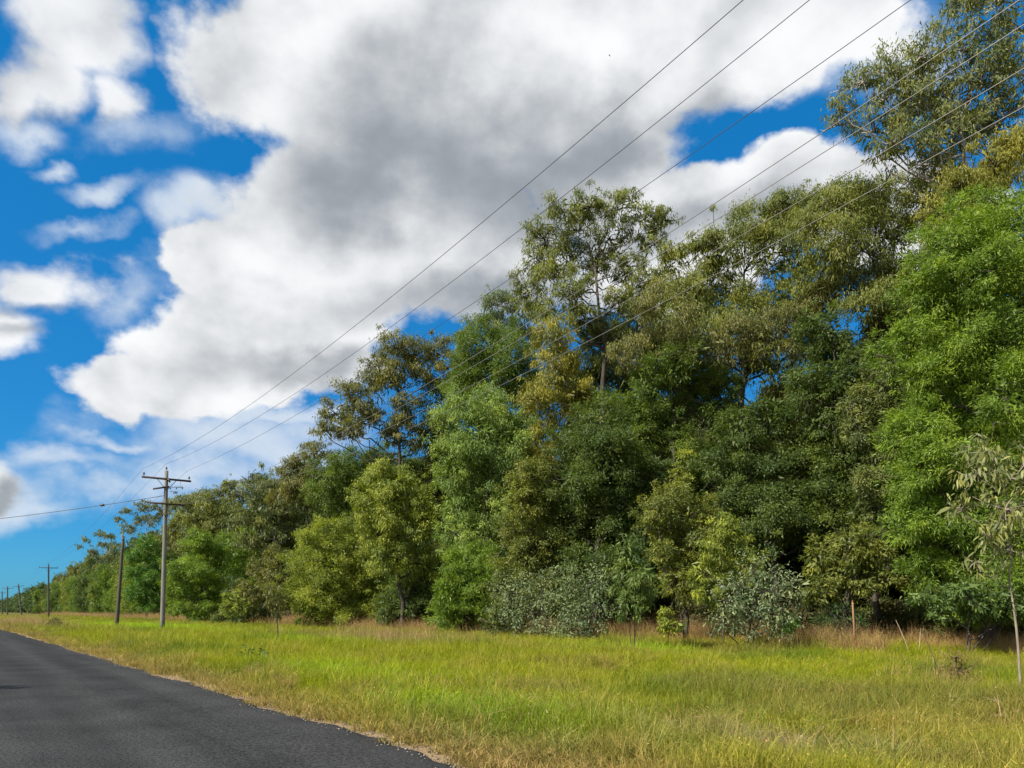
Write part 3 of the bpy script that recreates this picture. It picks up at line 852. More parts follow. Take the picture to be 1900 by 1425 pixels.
TREES = [
 # --- tall gums at the back, right to left
 ('eucalyptus_tree', 'tallest open-crowned gum with pale forked limbs rising above the bright green tree', 'tree', 34, 1850,
  [(1560,205,26),(1592,168,36),(1640,150,40),(1640,225,52),(1690,130,45),(1700,205,48),(1738,165,48),(1690,285,50),(1640,285,34),(1770,105,42),
   (1775,45,42),(1835,35,58),(1800,160,50),(1850,120,52),(1760,250,48),(1820,225,45),(1870,215,50),(1745,315,42),(1895,60,55),(1900,300,48),(1890,160,45)],
  (0.122, 0.138, 0.042), 'gum', dict(bark='bark_pale', r0=0.30, km=0.66, twigs=2.2, Lm=0.85)),
 ('eucalyptus_tree', 'olive gum with yellowish rounded clumps below the tallest open-crowned gum', 'tree', 38, 1660,
  [(1640,362,52),(1580,355,42),(1520,375,34),(1560,420,58),(1660,430,62),(1505,440,40),(1545,500,60),(1625,510,62),(1690,500,50),(1600,580,52),(1700,380,50),(1660,590,40)],
  OLIVE, 'gum', dict(bark='bark_grey', r0=0.26, km=1.0)),
 ('eucalyptus_tree', 'golden olive gum foliage filling the gap left of the bright green crown top', 'tree', 31, 1880,
  [(1835,315,52),(1780,350,42),(1880,290,48),(1745,405,40),(1815,380,45),(1720,460,35)],
  GOLD, 'gum', dict(bark='bark_grey', r0=0.2, km=1.0)),
 ('eucalyptus_tree', 'broad olive gum with ragged top right of the free-standing tall gum', 'tree', 45, 1390,
  [(1445,405,44),(1390,430,52),(1340,470,46),(1300,455,30),(1258,478,34),(1420,490,58),(1350,535,58),(1285,545,56),(1470,500,46),(1455,580,56),(1390,600,58),(1310,620,58),(1250,600,50),(1480,650,46),(1410,665,48),(1340,690,44),(1480,385,28)],
  OLIVE, 'gum', dict(bark='bark_grey', r0=0.30, km=1.0)),
 ('eucalyptus_tree', 'brown-tinged drooping gum behind the dark green thicket in the middle', 'tree', 41, 1420,
  [(1380,640,48),(1450,620,48),(1500,590,44),(1530,650,46),(1290,650,50),(1230,640,44),(1190,640,40),(1200,570,40)],
  BROWN, 'gum', dict(bark='bark_grey', r0=0.24, km=1.0)),
 ('eucalyptus_tree', 'free-standing tall gum with layered olive clumps showing sky between its branches', 'tree', 52, 1125,
  [(1055,405,36),(1010,440,34),(1090,395,24),(1145,395,34),(1130,440,38),(1060,460,42),(1000,478,28),(1190,420,26),(1225,418,24),(1200,455,26),
   (985,530,36),(1030,520,36),(1060,560,34),(1110,495,34),(1165,500,30),(1010,585,32),(1085,600,32),(1150,570,32),(1195,540,30),(1170,370,18)],
  OLIVE, 'gum', dict(bark='bark_grey', r0=0.33, km=0.85, twigs=1.6)),
 ('eucalyptus_tree', 'dull green gum filling in between the free-standing tall gum and the broad olive gum', 'tree', 55, 1190,
  [(1180,600,40),(1215,560,34),(1150,650,40),(1200,660,42),(1240,640,36),(1120,700,36),(1170,710,40),(1235,700,38),(1250,545,26),(1100,640,34),(1090,700,36),(1130,625,32),(1110,760,34)],
  (0.125, 0.145, 0.032), 'gum', dict(r0=0.24)),
 ('eucalyptus_tree', 'golden yellow gum column under the free-standing tall gum', 'tree', 47, 1075,
  [(1025,640,38),(1030,690,44),(1060,735,46),(1010,745,40),(1085,790,40),(1020,800,44),(1000,850,38),(1060,840,40)],
  GOLD, 'gum', dict(bark='bark_grey', r0=0.2, km=1.1)),
 ('eucalyptus_tree', 'blue-grey airy gum peeking out left of the free-standing tall gum', 'tree', 60, 940,
  [(925,575,30),(895,600,28),(965,590,32),(930,625,32),(868,622,18),(985,625,26)],
  BLUEG, 'gum', dict(bark='bark_pale', r0=0.22, km=0.9, twigs=1.5)),
 ('understorey_tree', 'mid green leafy tree above the pale green drooping tree', 'tree', 54, 910,
  [(890,660,44),(945,665,46),(870,715,42),(930,720,50),(975,700,36),(985,750,34)],
  MID, 'acacia', dict(r0=0.2)),
 ('eucalyptus_tree', 'brownish wide gum with sky gaps through its middle, left of centre', 'tree', 68, 760,
  [(735,655,32),(700,680,30),(775,660,32),(815,660,30),(840,690,30),(690,720,34),(735,705,30),(820,730,36),(790,700,28),(655,740,30),(620,765,28),(600,800,22),(680,770,32),(720,800,36),(770,800,38),(820,780,38),(650,800,26),(760,755,24)],
  BROWN, 'gum', dict(bark='bark_grey', r0=0.3, km=0.95, twigs=1.5)),
 ('understorey_tree', 'dark green rounded tree below the brownish wide gum', 'tree', 74, 650,
  [(650,860,34),(620,890,34),(680,880,36),(600,920,30),(650,930,36),(700,850,30),(740,860,34),(770,890,34)],
  MID, 'acacia', dict(r0=0.2)),
 ('eucalyptus_tree', 'grey-olive gum stepping down left of the brownish wide gum', 'tree', 88, 560,
  [(590,840,22),(560,860,26),(535,880,24),(590,885,28),(560,915,30),(525,920,28),(600,930,28)],
  BROWN, 'gum', dict(r0=0.24)),
 ('eucalyptus_tree', 'grey-olive gum with bare pale stems showing beneath its crown', 'tree', 92, 520,
  [(500,905,26),(475,925,26),(520,950,30),(480,965,30),(540,985,30),(500,1000,30),(450,960,22),(470,1010,26),(525,1040,26)],
  GREYG, 'gum', dict(bark='bark_pale', r0=0.24)),
 ('eucalyptus_tree', 'olive gum with a small dark tuft on top, right of the tall grey pole', 'tree', 122, 420,
  [(425,900,15),(410,915,18),(440,925,18),(375,922,20),(350,935,20),(400,945,24),(430,960,24),(370,965,24),(335,960,20),(400,990,24),(440,1000,24)],
  OLIVE, 'gum', dict(r0=0.26)),
 ('eucalyptus_tree', 'thin sparse gum silhouetted against the sky left of the tall grey pole', 'tree', 170, 285,
  [(262,942,11),(240,950,11),(282,940,10),(225,965,9),(255,965,13),(280,965,13),(300,950,11),(240,985,13),(270,995,14)],
  GREYG, 'gum', dict(bark='bark_pale', r0=0.3, km=0.8)),
 ('eucalyptus_tree', 'olive gum bulging just behind the tall grey pole', 'tree', 150, 330,
  [(320,940,15),(335,965,18),(310,985,20),(345,1000,20),(290,1010,18),(320,1030,18)],
  OLIVE, 'gum', dict(r0=0.26)),
 ('eucalyptus_tree', 'thin-leaved gum leaning out at the far end of the tall canopy', 'tree', 225, 205,
  [(180,990,8),(158,1003,8),(200,995,9),(150,1016,6),(190,1012,10),(210,1015,11),(175,1025,9),(205,1035,11)],
  GREYG, 'gum', dict(bark='bark_pale', r0=0.3, km=0.8)),
 # --- middle and front storey, right to left
 ('acacia_tree', 'big bright green bushy tree at the right edge', 'tree', 24.5, 1830,
  [(1880,395,62),(1815,430,62),(1760,470,58),(1735,540,52),(1810,530,75),(1885,500,70),(1710,620,45),(1770,630,72),(1860,640,80),(1700,700,42),(1760,740,70),(1850,760,85),
   (1700,800,48),(1690,880,40),(1750,860,70),(1840,880,80),(1705,960,48),(1780,970,70),(1870,980,70),(1740,1050,52),(1820,1070,60),(1790,1110,40),(1890,1080,55)],
  BRIGHT, 'acacia', dict(r0=0.24, km=0.95, Lm=0.60)),
 ('understorey_tree', 'grey-green narrow tree beside the left flank of the big bright green tree', 'tree', 29, 1640,
  [(1640,700,45),(1600,740,38),(1650,770,45),(1600,800,38),(1640,850,46),(1615,900,40),(1660,930,40),(1640,980,36)],
  GREYG, 'broad', dict(r0=0.16)),
 ('understorey_tree', 'dark shrubby tree in the deep shade behind the round olive bush', 'tree', 31, 1570,
  [(1545,780,50),(1510,720,50),(1560,700,40),(1580,860,50),(1590,940,45),(1545,920,45),(1640,1040,50),(1560,640,40),(1535,605,36),(1600,660,34)],
  DARK, 'broad', dict(r0=0.16)),
 ('understorey_tree', 'dense dark green twin-domed tree right of the shaded gap', 'tree', 33, 1440,
  [(1375,800,44),(1420,780,40),(1345,850,40),(1400,860,58),(1500,840,52),(1480,890,50),(1360,920,44),(1440,940,56),(1520,930,44),(1500,990,48),(1410,990,46),(1520,800,36)],
  DARK, 'broad', dict(r0=0.18)),
 ('understorey_tree', 'mid green leafy crown with black shade under its right side', 'tree', 42, 1240,
  [(1255,690,42),(1210,715,44),(1290,720,42),(1175,765,40),(1240,770,48),(1320,690,30),(1190,815,38),(1270,830,36),(1340,720,32),(1335,765,34)],
  MID, 'acacia', dict(r0=0.18)),
 ('understorey_tree', 'tall dark green leafy column left of the slender roadside sapling', 'tree', 38, 1110,
  [(1110,790,46),(1070,830,42),(1130,850,50),(1170,890,44),(1070,900,46),(1110,940,54),(1170,950,44),(1060,970,42),(1120,1010,50),(1080,1060,46),(1150,1070,46),(1210,870,34)],
  DARK, 'broad', dict(r0=0.2)),
 ('understorey_tree', 'small yellow-green leaning spray of leaves in the shaded gap', 'tree', 35.5, 1275,
  [(1272,850,17),(1262,875,15),(1280,870,14),(1268,895,12)],
  YELG, 'broad', dict(r0=0.05, back=False)),
 ('understorey_tree', 'olive tangled bush with bare grey twigs left of the drooping yellowish sapling', 'bush', 31.5, 1270,
  [(1250,925,36),(1215,955,32),(1290,950,38),(1240,985,42),(1300,1000,36),(1230,1030,32),(1275,1050,40),(1320,1045,30),(1245,1080,32)],
  OLIVE, 'broad', dict(r0=0.1, km=0.9, twigs=1.4, stems=3)),
 ('eucalyptus_sapling', 'drooping yellowish gum sapling beside the silvery broad-leaved shrub', 'tree', 28.5, 1340,
  [(1345,985,26),(1320,1015,26),(1365,1015,28),(1305,1060,26),(1345,1060,30),(1385,1050,26),(1320,1100,28)],
  YELG, 'gumreg', dict(r0=0.06, back=False)),
 ('understorey_tree', 'olive-grey narrow tree above the left silvery shrub mass', 'tree', 39, 985,
  [(990,890,36),(965,930,34),(1010,940,36),(960,985,34),(1005,1000,38),(970,1040,36),(1020,1060,36),(1000,1100,34)],
  OLIVE, 'broad', dict(r0=0.15)),
 ('eucalyptus_tree', 'pale green drooping tree in full sun left of centre', 'tree', 48, 905,
  [(905,745,38),(860,765,38),(945,770,36),(835,815,36),(890,820,46),(950,830,42),(840,870,34),(900,880,48),(960,890,40),(850,930,40),(910,945,46),(965,950,34),(840,985,34),(890,1000,44)],
  LIGHT, 'gumreg', dict(r0=0.18, bark='bark_grey')),
 ('understorey_tree', 'small vivid green bush below the pale green drooping tree', 'bush', 45, 860,
  [(880,1030,30),(855,1060,34),(910,1060,32),(835,1100,30),(880,1105,36),(915,1110,30),(830,1140,28),(880,1150,30)],
  BRIGHT, 'acacia', dict(r0=0.08, stems=3)),
 ('eucalyptus_tree', 'light green weeping tree with dark limbs visible inside it', 'tree', 52, 745,
  [(710,880,28),(690,910,28),(745,895,34),(680,950,28),(730,945,38),(780,925,30),(700,990,32),(760,985,36),(800,970,28),(720,1030,32),(775,1040,34)],
  YELG, 'gumreg', dict(r0=0.17)),
 ('shrub', 'dark shaded bush under the light green weeping tree', 'bush', 54, 765,
  [(745,1090,30),(790,1075,30),(722,1128,26),(775,1130,30),(812,1108,26),(750,1150,22),(800,1145,22)],
  DARK, 'broad', dict(r0=0.05, stems=3)),
 ('shrub', 'mixed green bush low between the left silvery mass and the vivid green bush', 'bush', 41, 935,
  [(925,1095,24),(945,1060,24),(930,1135,24),(950,1160,20),(915,1160,18)],
  (0.10, 0.125, 0.035), 'broad', dict(r0=0.04, stems=3, back=False)),
 ('acacia_tree', 'wide yellow-green bush spreading to the grass left of the weeping tree', 'bush', 60, 625,
  [(620,985,32),(585,1010,34),(650,1015,36),(560,1045,30),(610,1055,42),(660,1060,38),(555,1095,32),(610,1105,40),(670,1110,42),(715,1090,32),(570,1135,28),(640,1145,30),(700,1140,32),(745,1120,26)],
  YELG, 'acacia', dict(r0=0.12, stems=4)),
 ('understorey_tree', 'brown-leaved thin tree left of the wide yellow-green bush', 'tree', 78, 505,
  [(500,1030,22),(480,1060,24),(515,1070,24),(495,1100,24),(465,1095,20),(520,1115,20)],
  BROWN, 'broad', dict(r0=0.12)),
 ('acacia_tree', 'bright green bushy tree close right of the tall grey pole', 'tree', 96, 370,
  [(375,1000,20),(350,1020,22),(395,1030,22),(335,1055,22),(370,1060,28),(405,1070,22),(330,1090,20),(365,1100,28),(400,1110,24),(335,1125,18),(375,1135,22)],
  BRIGHT, 'acacia', dict(r0=0.16)),
 ('understorey_tree', 'yellowing small shrub at the wood edge right of the bright green bushy tree', 'shrub', 70, 430,
  [(435,1110,14),(450,1125,13),(425,1130,12)], YELG, 'broad', dict(r0=0.06, back=False)),
 ('understorey_tree', 'dark glossy low shrub right of the tall grey pole base', 'shrub', 80, 440,
  [(430,1090,18),(460,1130,18),(410,1145,16),(445,1150,16),(480,1145,18)], DARK, 'broad', dict(r0=0.08, stems=3)),
 ('acacia_tree', 'fresh green tree between the leaning stub pole and the tall grey pole', 'tree', 132, 272,
  [(275,1010,16),(258,1030,16),(285,1040,18),(262,1065,18),(285,1080,18),(258,1100,16),(280,1115,16)],
  (0.075, 0.155, 0.022), 'acacia', dict(r0=0.2)),
 # --- low shrubs and saplings in front
 ('shrub', 'silvery broad-leaved shrub on dark bent stems at the grass edge', 'shrub', 26.4, 1385,
  [(1400,1055,24),(1440,1060,26),(1370,1080,26),(1420,1095,30),(1465,1090,20),(1345,1115,26),(1395,1130,30),(1445,1130,28),(1480,1115,16),(1335,1150,22),(1380,1165,24),(1430,1165,24)],
  SILV, 'silver', dict(r0=0.045, bark='stem_dark', fine=True, stems=4, back=False, twigs=1.5)),
 ('shrub', 'left silvery shrub mass at the grass edge below the olive-grey tree', 'shrub', 36, 1020,
  [(960,1100,30),(1005,1090,32),(950,1140,28),(1000,1135,34),(965,1170,24),(1020,1165,26)],
  SILV, 'silver', dict(r0=0.05, bark='stem_dark', fine=True, stems=4, back=False)),
 ('shrub', 'green-white shrub between the left silvery mass and the slender sapling', 'shrub', 34.5, 1085,
  [(1060,1085,30),(1100,1080,30),(1060,1130,34),(1105,1125,32),(1055,1170,24),(1100,1165,26)],
  (0.125, 0.165, 0.075), 'silver', dict(r0=0.05, bark='stem_dark', fine=True, stems=3, back=False)),
 ('sapling', 'slender dense green sapling standing alone on two thin dark stems', 'sapling', 25.5, 1180,
  [(1160,1018,20),(1180,1035,24),(1155,1055,22),(1185,1068,26),(1160,1090,22),(1190,1100,22),(1170,1122,24)],
  (0.095, 0.135, 0.030), 'gumreg', dict(r0=0.028, bark='stem_dark', stems=2, back=False, Lm=0.7, km=1.4)),
 ('shrub', 'round olive bush with bare stems beneath, behind the orange stake', 'bush', 27, 1590,
  [(1570,1005,34),(1530,1030,32),(1610,1030,36),(1545,1065,36),(1590,1075,38),(1640,1075,30),(1520,1100,22)],
  OLIVE, 'broad', dict(r0=0.06, stems=4, km=0.9, twigs=1.6, Lm=0.75)),
 ('shrub', 'low leafy bush under the right-hand bright green tree', 'bush', 22.5, 1800,
  [(1770,1100,30),(1810,1120,34),(1850,1110,34),(1745,1130,20),(1880,1130,30),(1720,1105,18)],
  (0.085, 0.13, 0.03), 'broad', dict(r0=0.04, stems=4, Lm=0.75, back=False)),
 ('sapling', 'pale-trunked young gum with long hanging leaves at the right edge', 'sapling', 13.3, 1896,
  [(1850,830,38),(1815,880,34),(1870,890,40),(1790,940,26),(1840,950,40),(1885,960,36),(1820,1000,30),(1870,1020,34),(1800,1045,16),(1905,840,30)],
  (0.150, 0.165, 0.055), 'gumreg', dict(r0=0.027, bark='bark_white', fine=True, back=False, Lm=0.58, km=0.36, twigs=2.0)),
 ('sapling', 'thin bare-stemmed brownish sapling in the grass left of the dry grass patch', 'sapling', 33, 514,
  [(510,1090,14),(525,1110,14),(500,1115,14),(515,1135,12)], BROWN, 'gumreg', dict(r0=0.03, back=False, km=0.5, Lm=0.7)),
 ('shrub', 'tiny lime green leafy bush right of the silvery broad-leaved shrub', 'shrub', 27.5, 1458,
  [(1455,1150,11),(1470,1158,10),(1445,1163,9)], (0.13, 0.25, 0.03), 'broad', dict(r0=0.015, back=False, fine=True)),
 ('shrub', 'tiny yellow-green bush beside the dark gap right of the slender sapling', 'shrub', 29, 1240,
  [(1240,1145,14),(1250,1160,13),(1232,1163,12)], YELG, 'broad', dict(r0=0.015, back=False, fine=True)),
 ('shrub', 'dry wispy brown bush alone in the grass near the right edge', 'shrub', 15.2, 1775,
  [(1770,1222,14),(1785,1240,16),(1760,1245,12),(1778,1262,14)], (0.15, 0.10, 0.04), 'gumreg', dict(r0=0.014, bark='stem_dark', back=False, km=0.30, Lm=0.34, twigs=2.0, stems=4)),
 ('weed', 'dark leafy weed low in the grass left of the dry grass patch', 'weed', 21, 478,
  [(470,1222,10),(488,1228,9),(455,1235,9)], (0.06, 0.11, 0.02), 'broad', dict(r0=0.01, back=False, km=0.7, Lm=0.7, stems=3)),
 ('weed', 'dark low shrub on the verge left of the leaning stub pole', 'shrub', 66, 103,
  [(100,1152,7),(108,1158,6),(96,1160,5)], (0.09, 0.10, 0.03), 'broad', dict(r0=0.03, back=False, stems=3)),
]
BYLABEL = {}
for i, (nm, lab, cat, Y, bpx, bl, col, sty, kw) in enumerate(TREES):
    BYLABEL[lab] = make_tree(nm, lab, cat, Y, bpx, bl, col, sty, seed=i, **kw)

def copy_tree(o, label, cat, loc, scale, rotz, group, name=None, tint=None):
    c = bpy.data.objects.new(name or o.name.split('.')[0], None)
    COL.objects.link(c)
    c.location = tuple(float(v) for v in loc); c.rotation_euler = (0, 0, rotz); c.scale = scale
    tag(c, label, cat, group)
    for ch in [x for x in bpy.data.objects if x.parent == o]:
        d = ch.copy(); COL.objects.link(d); d.parent = c
        if ch.name.startswith('crown') and tint is not None:
            d.color = (*tint, 1)
    return c

copy_tree(BYLABEL['slender dense green sapling standing alone on two thin dark stems'], 'unseen slender sapling added beyond the left edge to cast the road shadow', 'sapling', (-13.5, 12.1, 0.0), (0.9, 0.9, 1.12), 1.0, None)  # out-of-view sapling, added only to throw the shadow on the asphalt

# ---- the far tree line along the road: light prototypes, copied
def far_proto(seed, col, style, wide):
    rng = np.random.default_rng(seed)
    blobs = []
    for k in range(13):
        z = rng.uniform(0.14, 0.88) ** 0.9
        a = rng.random() * 6.28; rr = rng.uniform(0.05, 0.26) * wide * (1.15 - 0.5 * abs(z - 0.5))
        r = rng.uniform(0.10, 0.16)
        blobs.append((np.array([math.cos(a) * rr, math.sin(a) * rr, z]) * 10, np.array([r * wide, r * wide, r]) * 10))
    sty = dict(STY[style]); sty['k'] = 1.9
    V, fc, A, tf = leaf_cloud(blobs, sty, rng, 1.55 if style != 'broad' else 1.45)
    V[:, 2] = np.maximum(V[:, 2], 0.05)
    tb, bb = limbs(np.zeros(3), blobs, tf, rng, 0.14, twigs=0.3)
    me = [('trunk', tb), ('branches', bb)]
    ms = []
    for n_, b_ in me:
        fs = []
        if b_.q: fs.append(np.concatenate(b_.q))
        if b_.t: fs.append(np.concatenate(b_.t))
        ms.append((n_, new_mesh(n_, np.concatenate(b_.v), fs, M['bark_grey'], True)))
    ms.append(('crown', new_mesh('crown', V, fc, M[sty['mat']], False, {'leafv': A})))
    return ms
PROTO = [far_proto(50 + k, None, ('gum', 'acacia', 'gum', 'broad')[k], (0.9, 1.1, 1.05, 1.2)[k]) for k in range(4)]
def place_far(k, x, y, h, wid, rz, tint, label, group, name='roadside_tree'):
    o = thing(name, label, 'tree', (x, y, float(gz(x, y))), group)
    o.scale = (wid / 10, wid / 10, h / 10); o.rotation_euler = (0, 0, rz)
    for n_, me in PROTO[k]:
        c = link(n_, me, o)
        if n_ == 'crown': c.color = (*[v * 1.2 for v in tint], 1)
    return o
def edge_x(Y):
    return 34.2 - 0.70 * Y
rng = np.random.default_rng(21)
BACKT = [('olive', OLIVE), ('brownish', BROWN), ('grey-green', GREYG), ('mid green', (0.085, 0.13, 0.03))]
FRONTT = [('fresh green', (0.105, 0.165, 0.024)), ('bright green', BRIGHT), ('yellow-green', YELG), ('dark green', DARK)]
Y = 100.0
while Y < 420:
    step = 3.6 + Y * 0.018
    for row in (0, 1):
        y = Y + rng.uniform(-1.5, 1.5); x = edge_x(y) + 2 + row * 7 + rng.uniform(-1, 2)
        tall = row == 1
        h = (rng.uniform(18.5, 23.5) if tall else rng.uniform(9, 14.5))
        word, ti = (BACKT if tall else FRONTT)[rng.integers(4)]
        k = (0, 2, 0)[rng.integers(3)] if tall else (1, 3, 1)[rng.integers(3)]
        ti = tuple(np.array(ti) * rng.uniform(0.85, 1.1))
        far = 'nearer' if y < 170 else ('middle' if y < 270 else 'farthest')
        lab = (f'tall {word} gum in the back row, {far} stretch of the receding tree line' if tall else f'low {word} leafy tree in the front row, {far} stretch of the receding tree line')
        place_far(k, x, y, h, h * rng.uniform(0.62, 0.85), rng.random() * 6.28, ti, lab, f'{word} trees, {far} stretch, {"back" if tall else "front"} row')
    Y += step

# ---- stuff: undergrowth along the wood edge, thicket inside, distant wood
def scatter_mass(name, label, cat, pts, rads, col, style, Lm, km, seed):
    rng = np.random.default_rng(seed)
    blobs = [(np.array(p), np.array([r, r, r * 0.9])) for p, r in zip(pts, rads)]
    V, fc, A, tf = leaf_cloud(blobs, STY[style], rng, Lm, km)
    V[:, 2] = np.maximum(V[:, 2], 0.02)
    o = link(name, new_mesh(name, V, fc, M[STY[style]['mat']], False, {'leafv': A}))
    o.color = (*col, 1)
    return tag(o, label, cat, kind='stuff')
rng = np.random.default_rng(11)
pts, rads = [], []
for Yd in np.geomspace(420, 1500, 130):
    for _ in range(3):
        y = Yd; x = edge_x(y) + rng.uniform(2, 30)
        r = rng.uniform(2.5, 4.5); pts.append((x, y, rng.uniform(2, 14))); rads.append(r)
scatter_mass('distant_wood', 'distant wood running to the horizon at the left edge', 'wood', pts, rads, (0.07, 0.11, 0.035), 'acacia', 8.0, 1.1, 3)

def instancer(name, label, cat, pts, scl, rotz, tiltx, tilty, idx, gcol, coll):
    n = len(pts)
    rot = np.stack([tiltx, tilty, rotz], 1)
    me = new_mesh_points(name, pts, dict(scl=scl, rot=rot, gcol=np.concatenate([gcol, np.ones((n, 1))], 1)), idx)
    o = link(name, me)
    tag(o, label, cat, kind='stuff')
    ng = bpy.data.node_groups.new(name + '_nodes', 'GeometryNodeTree')
    ng.interface.new_socket('Geometry', in_out='INPUT', socket_type='NodeSocketGeometry')
    ng.interface.new_socket('Geometry', in_out='OUTPUT', socket_type='NodeSocketGeometry')
    N, L = ng.nodes, ng.links
    gi, go = N.new('NodeGroupInput'), N.new('NodeGroupOutput')
    ci = N.new('GeometryNodeCollectionInfo'); ci.inputs['Collection'].default_value = coll
    ci.inputs['Separate Children'].default_value = True; ci.inputs['Reset Children'].default_value = True
    ip = N.new('GeometryNodeInstanceOnPoints'); ip.inputs['Pick Instance'].default_value = True
    def na(nm, dt):
        a = N.new('GeometryNodeInputNamedAttribute'); a.data_type = dt; a.inputs['Name'].default_value = nm
        return a.outputs['Attribute']
    L.new(gi.outputs[0], ip.inputs['Points']); L.new(ci.outputs[0], ip.inputs['Instance'])
    L.new(na('idx', 'INT'), ip.inputs['Instance Index'])
    er = N.new('FunctionNodeEulerToRotation'); L.new(na('rot', 'FLOAT_VECTOR'), er.inputs[0])
    L.new(er.outputs[0], ip.inputs['Rotation'])
    L.new(na('scl', 'FLOAT_VECTOR'), ip.inputs['Scale'])
    L.new(ip.outputs[0], go.inputs[0])
    md = o.modifiers.new('tufts', 'NODES'); md.node_group = ng
    return o

def new_mesh_points(name, pts, attrs, idx):
    me = bpy.data.meshes.new(name)
    me.vertices.add(len(pts))
    me.vertices.foreach_set('co', np.asarray(pts, np.float32).ravel())
    for an, av in attrs.items():
        av = np.asarray(av, np.float32)
        if av.shape[1] == 3:
            a = me.attributes.new(an, 'FLOAT_VECTOR', 'POINT'); a.data.foreach_set('vector', av.ravel())
        else:
            a = me.attributes.new(an, 'FLOAT_COLOR', 'POINT'); a.data.foreach_set('color', av.ravel())
    a = me.attributes.new('idx', 'INT', 'POINT'); a.data.foreach_set('value', np.asarray(idx, np.int32))
    me.update()
    return me

# ---- stuff: thicket inside the wood and undergrowth along its foot, as instanced bushes
def bush_proto(name, seed, blobs, style, col, Lm, r0):
    rng = np.random.default_rng(seed)
    V, fc, A, tf = leaf_cloud(blobs, STY[style], rng, Lm, 1.0)
    V[:, 2] = np.maximum(V[:, 2], 0.03)
    return bpy.data.objects.new(name, new_mesh(name, V, fc, M['leaf_mass'], False, {'leafv': A}))
def bush_blobs(seed, n, w, h):
    rng = np.random.default_rng(seed)
    out = []
    for q in range(n):
        z = h * (0.06 + 0.82 * (q + rng.random() * 0.6) / n); a = rng.random() * 6.28; rr = w * rng.uniform(0.1, 0.45)
        r = rng.uniform(0.26, 0.4) * w
        out.append((np.array([math.cos(a) * rr, math.sin(a) * rr, z]), np.array([r, r, r])))
    return out
thicket_coll = bpy.data.collections.new('thicket_bushes')
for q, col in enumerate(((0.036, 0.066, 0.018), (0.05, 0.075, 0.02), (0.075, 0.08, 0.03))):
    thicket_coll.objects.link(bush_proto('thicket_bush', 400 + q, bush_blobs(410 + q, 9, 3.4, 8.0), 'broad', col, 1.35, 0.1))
under_coll = bpy.data.collections.new('undergrowth_bushes')
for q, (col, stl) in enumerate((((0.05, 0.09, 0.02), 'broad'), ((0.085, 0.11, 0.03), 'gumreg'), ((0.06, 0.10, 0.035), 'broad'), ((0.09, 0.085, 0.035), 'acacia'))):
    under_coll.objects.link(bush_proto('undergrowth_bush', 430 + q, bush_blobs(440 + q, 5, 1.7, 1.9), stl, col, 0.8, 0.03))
def mass_cols(n, cols):
    return np.array(cols)[rng.integers(0, len(cols), n)] * rng.uniform(0.8, 1.2, (n, 1))
def wood_points(Ys, per, o0, o1):
    y = np.repeat(Ys, per) + rng.uniform(-1, 1, len(Ys) * per); x = edge_x(y) + rng.uniform(o0, o1, len(y))
    return x, y
x, y = wood_points(np.concatenate([np.arange(17, 70, 1.5), np.arange(70, 170, 3.0)]), 4, 4.0, 14.0)
n = len(x); sc_ = rng.uniform(0.75, 1.3, n); dpt = np.clip((x - edge_x(y) - 4) / 9, 0, 1)
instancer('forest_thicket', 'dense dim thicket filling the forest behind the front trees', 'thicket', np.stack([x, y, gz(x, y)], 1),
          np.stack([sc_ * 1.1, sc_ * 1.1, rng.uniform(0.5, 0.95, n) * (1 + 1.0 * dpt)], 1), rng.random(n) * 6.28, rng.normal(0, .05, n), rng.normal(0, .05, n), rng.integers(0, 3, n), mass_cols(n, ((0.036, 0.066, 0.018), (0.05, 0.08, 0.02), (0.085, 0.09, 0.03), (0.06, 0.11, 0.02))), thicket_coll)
back_coll = bpy.data.collections.new('backdrop_foliage')
for q in range(2):
    back_coll.objects.link(bush_proto('backdrop_foliage', 460 + q, bush_blobs(470 + q, 16, 5.0, 16.5), ('gum', 'broad')[q], None, 1.35, 0.1))
x, y = wood_points(np.concatenate([np.arange(20, 80, 2.2), np.arange(80, 150, 4.0)]), 3, 11.0, 23.0)
n = len(x); sc_ = rng.uniform(0.8, 1.25, n)
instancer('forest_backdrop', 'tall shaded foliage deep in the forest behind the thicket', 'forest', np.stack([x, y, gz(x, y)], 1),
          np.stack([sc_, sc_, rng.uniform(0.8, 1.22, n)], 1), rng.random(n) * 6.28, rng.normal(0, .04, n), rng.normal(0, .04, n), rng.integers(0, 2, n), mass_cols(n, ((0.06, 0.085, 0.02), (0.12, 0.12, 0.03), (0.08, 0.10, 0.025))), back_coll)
x, y = wood_points(np.concatenate([np.arange(17, 60, 0.8), np.arange(60, 180, 2.0)]), 3, 0.6, 5.0)
n = len(x); sc_ = rng.uniform(0.6, 1.25, n) * np.where(y > 45, 1.45, 1.0)
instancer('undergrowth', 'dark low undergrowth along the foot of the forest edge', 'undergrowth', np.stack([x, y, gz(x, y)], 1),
          np.stack([sc_ * 1.1, sc_ * 1.1, sc_ * rng.uniform(0.7, 1.2, n)], 1), rng.random(n) * 6.28, rng.normal(0, .05, n), rng.normal(0, .05, n), rng.integers(0, 4, n), mass_cols(n, ((0.05, 0.09, 0.02), (0.085, 0.11, 0.03), (0.06, 0.10, 0.035), (0.09, 0.085, 0.035))), under_coll)

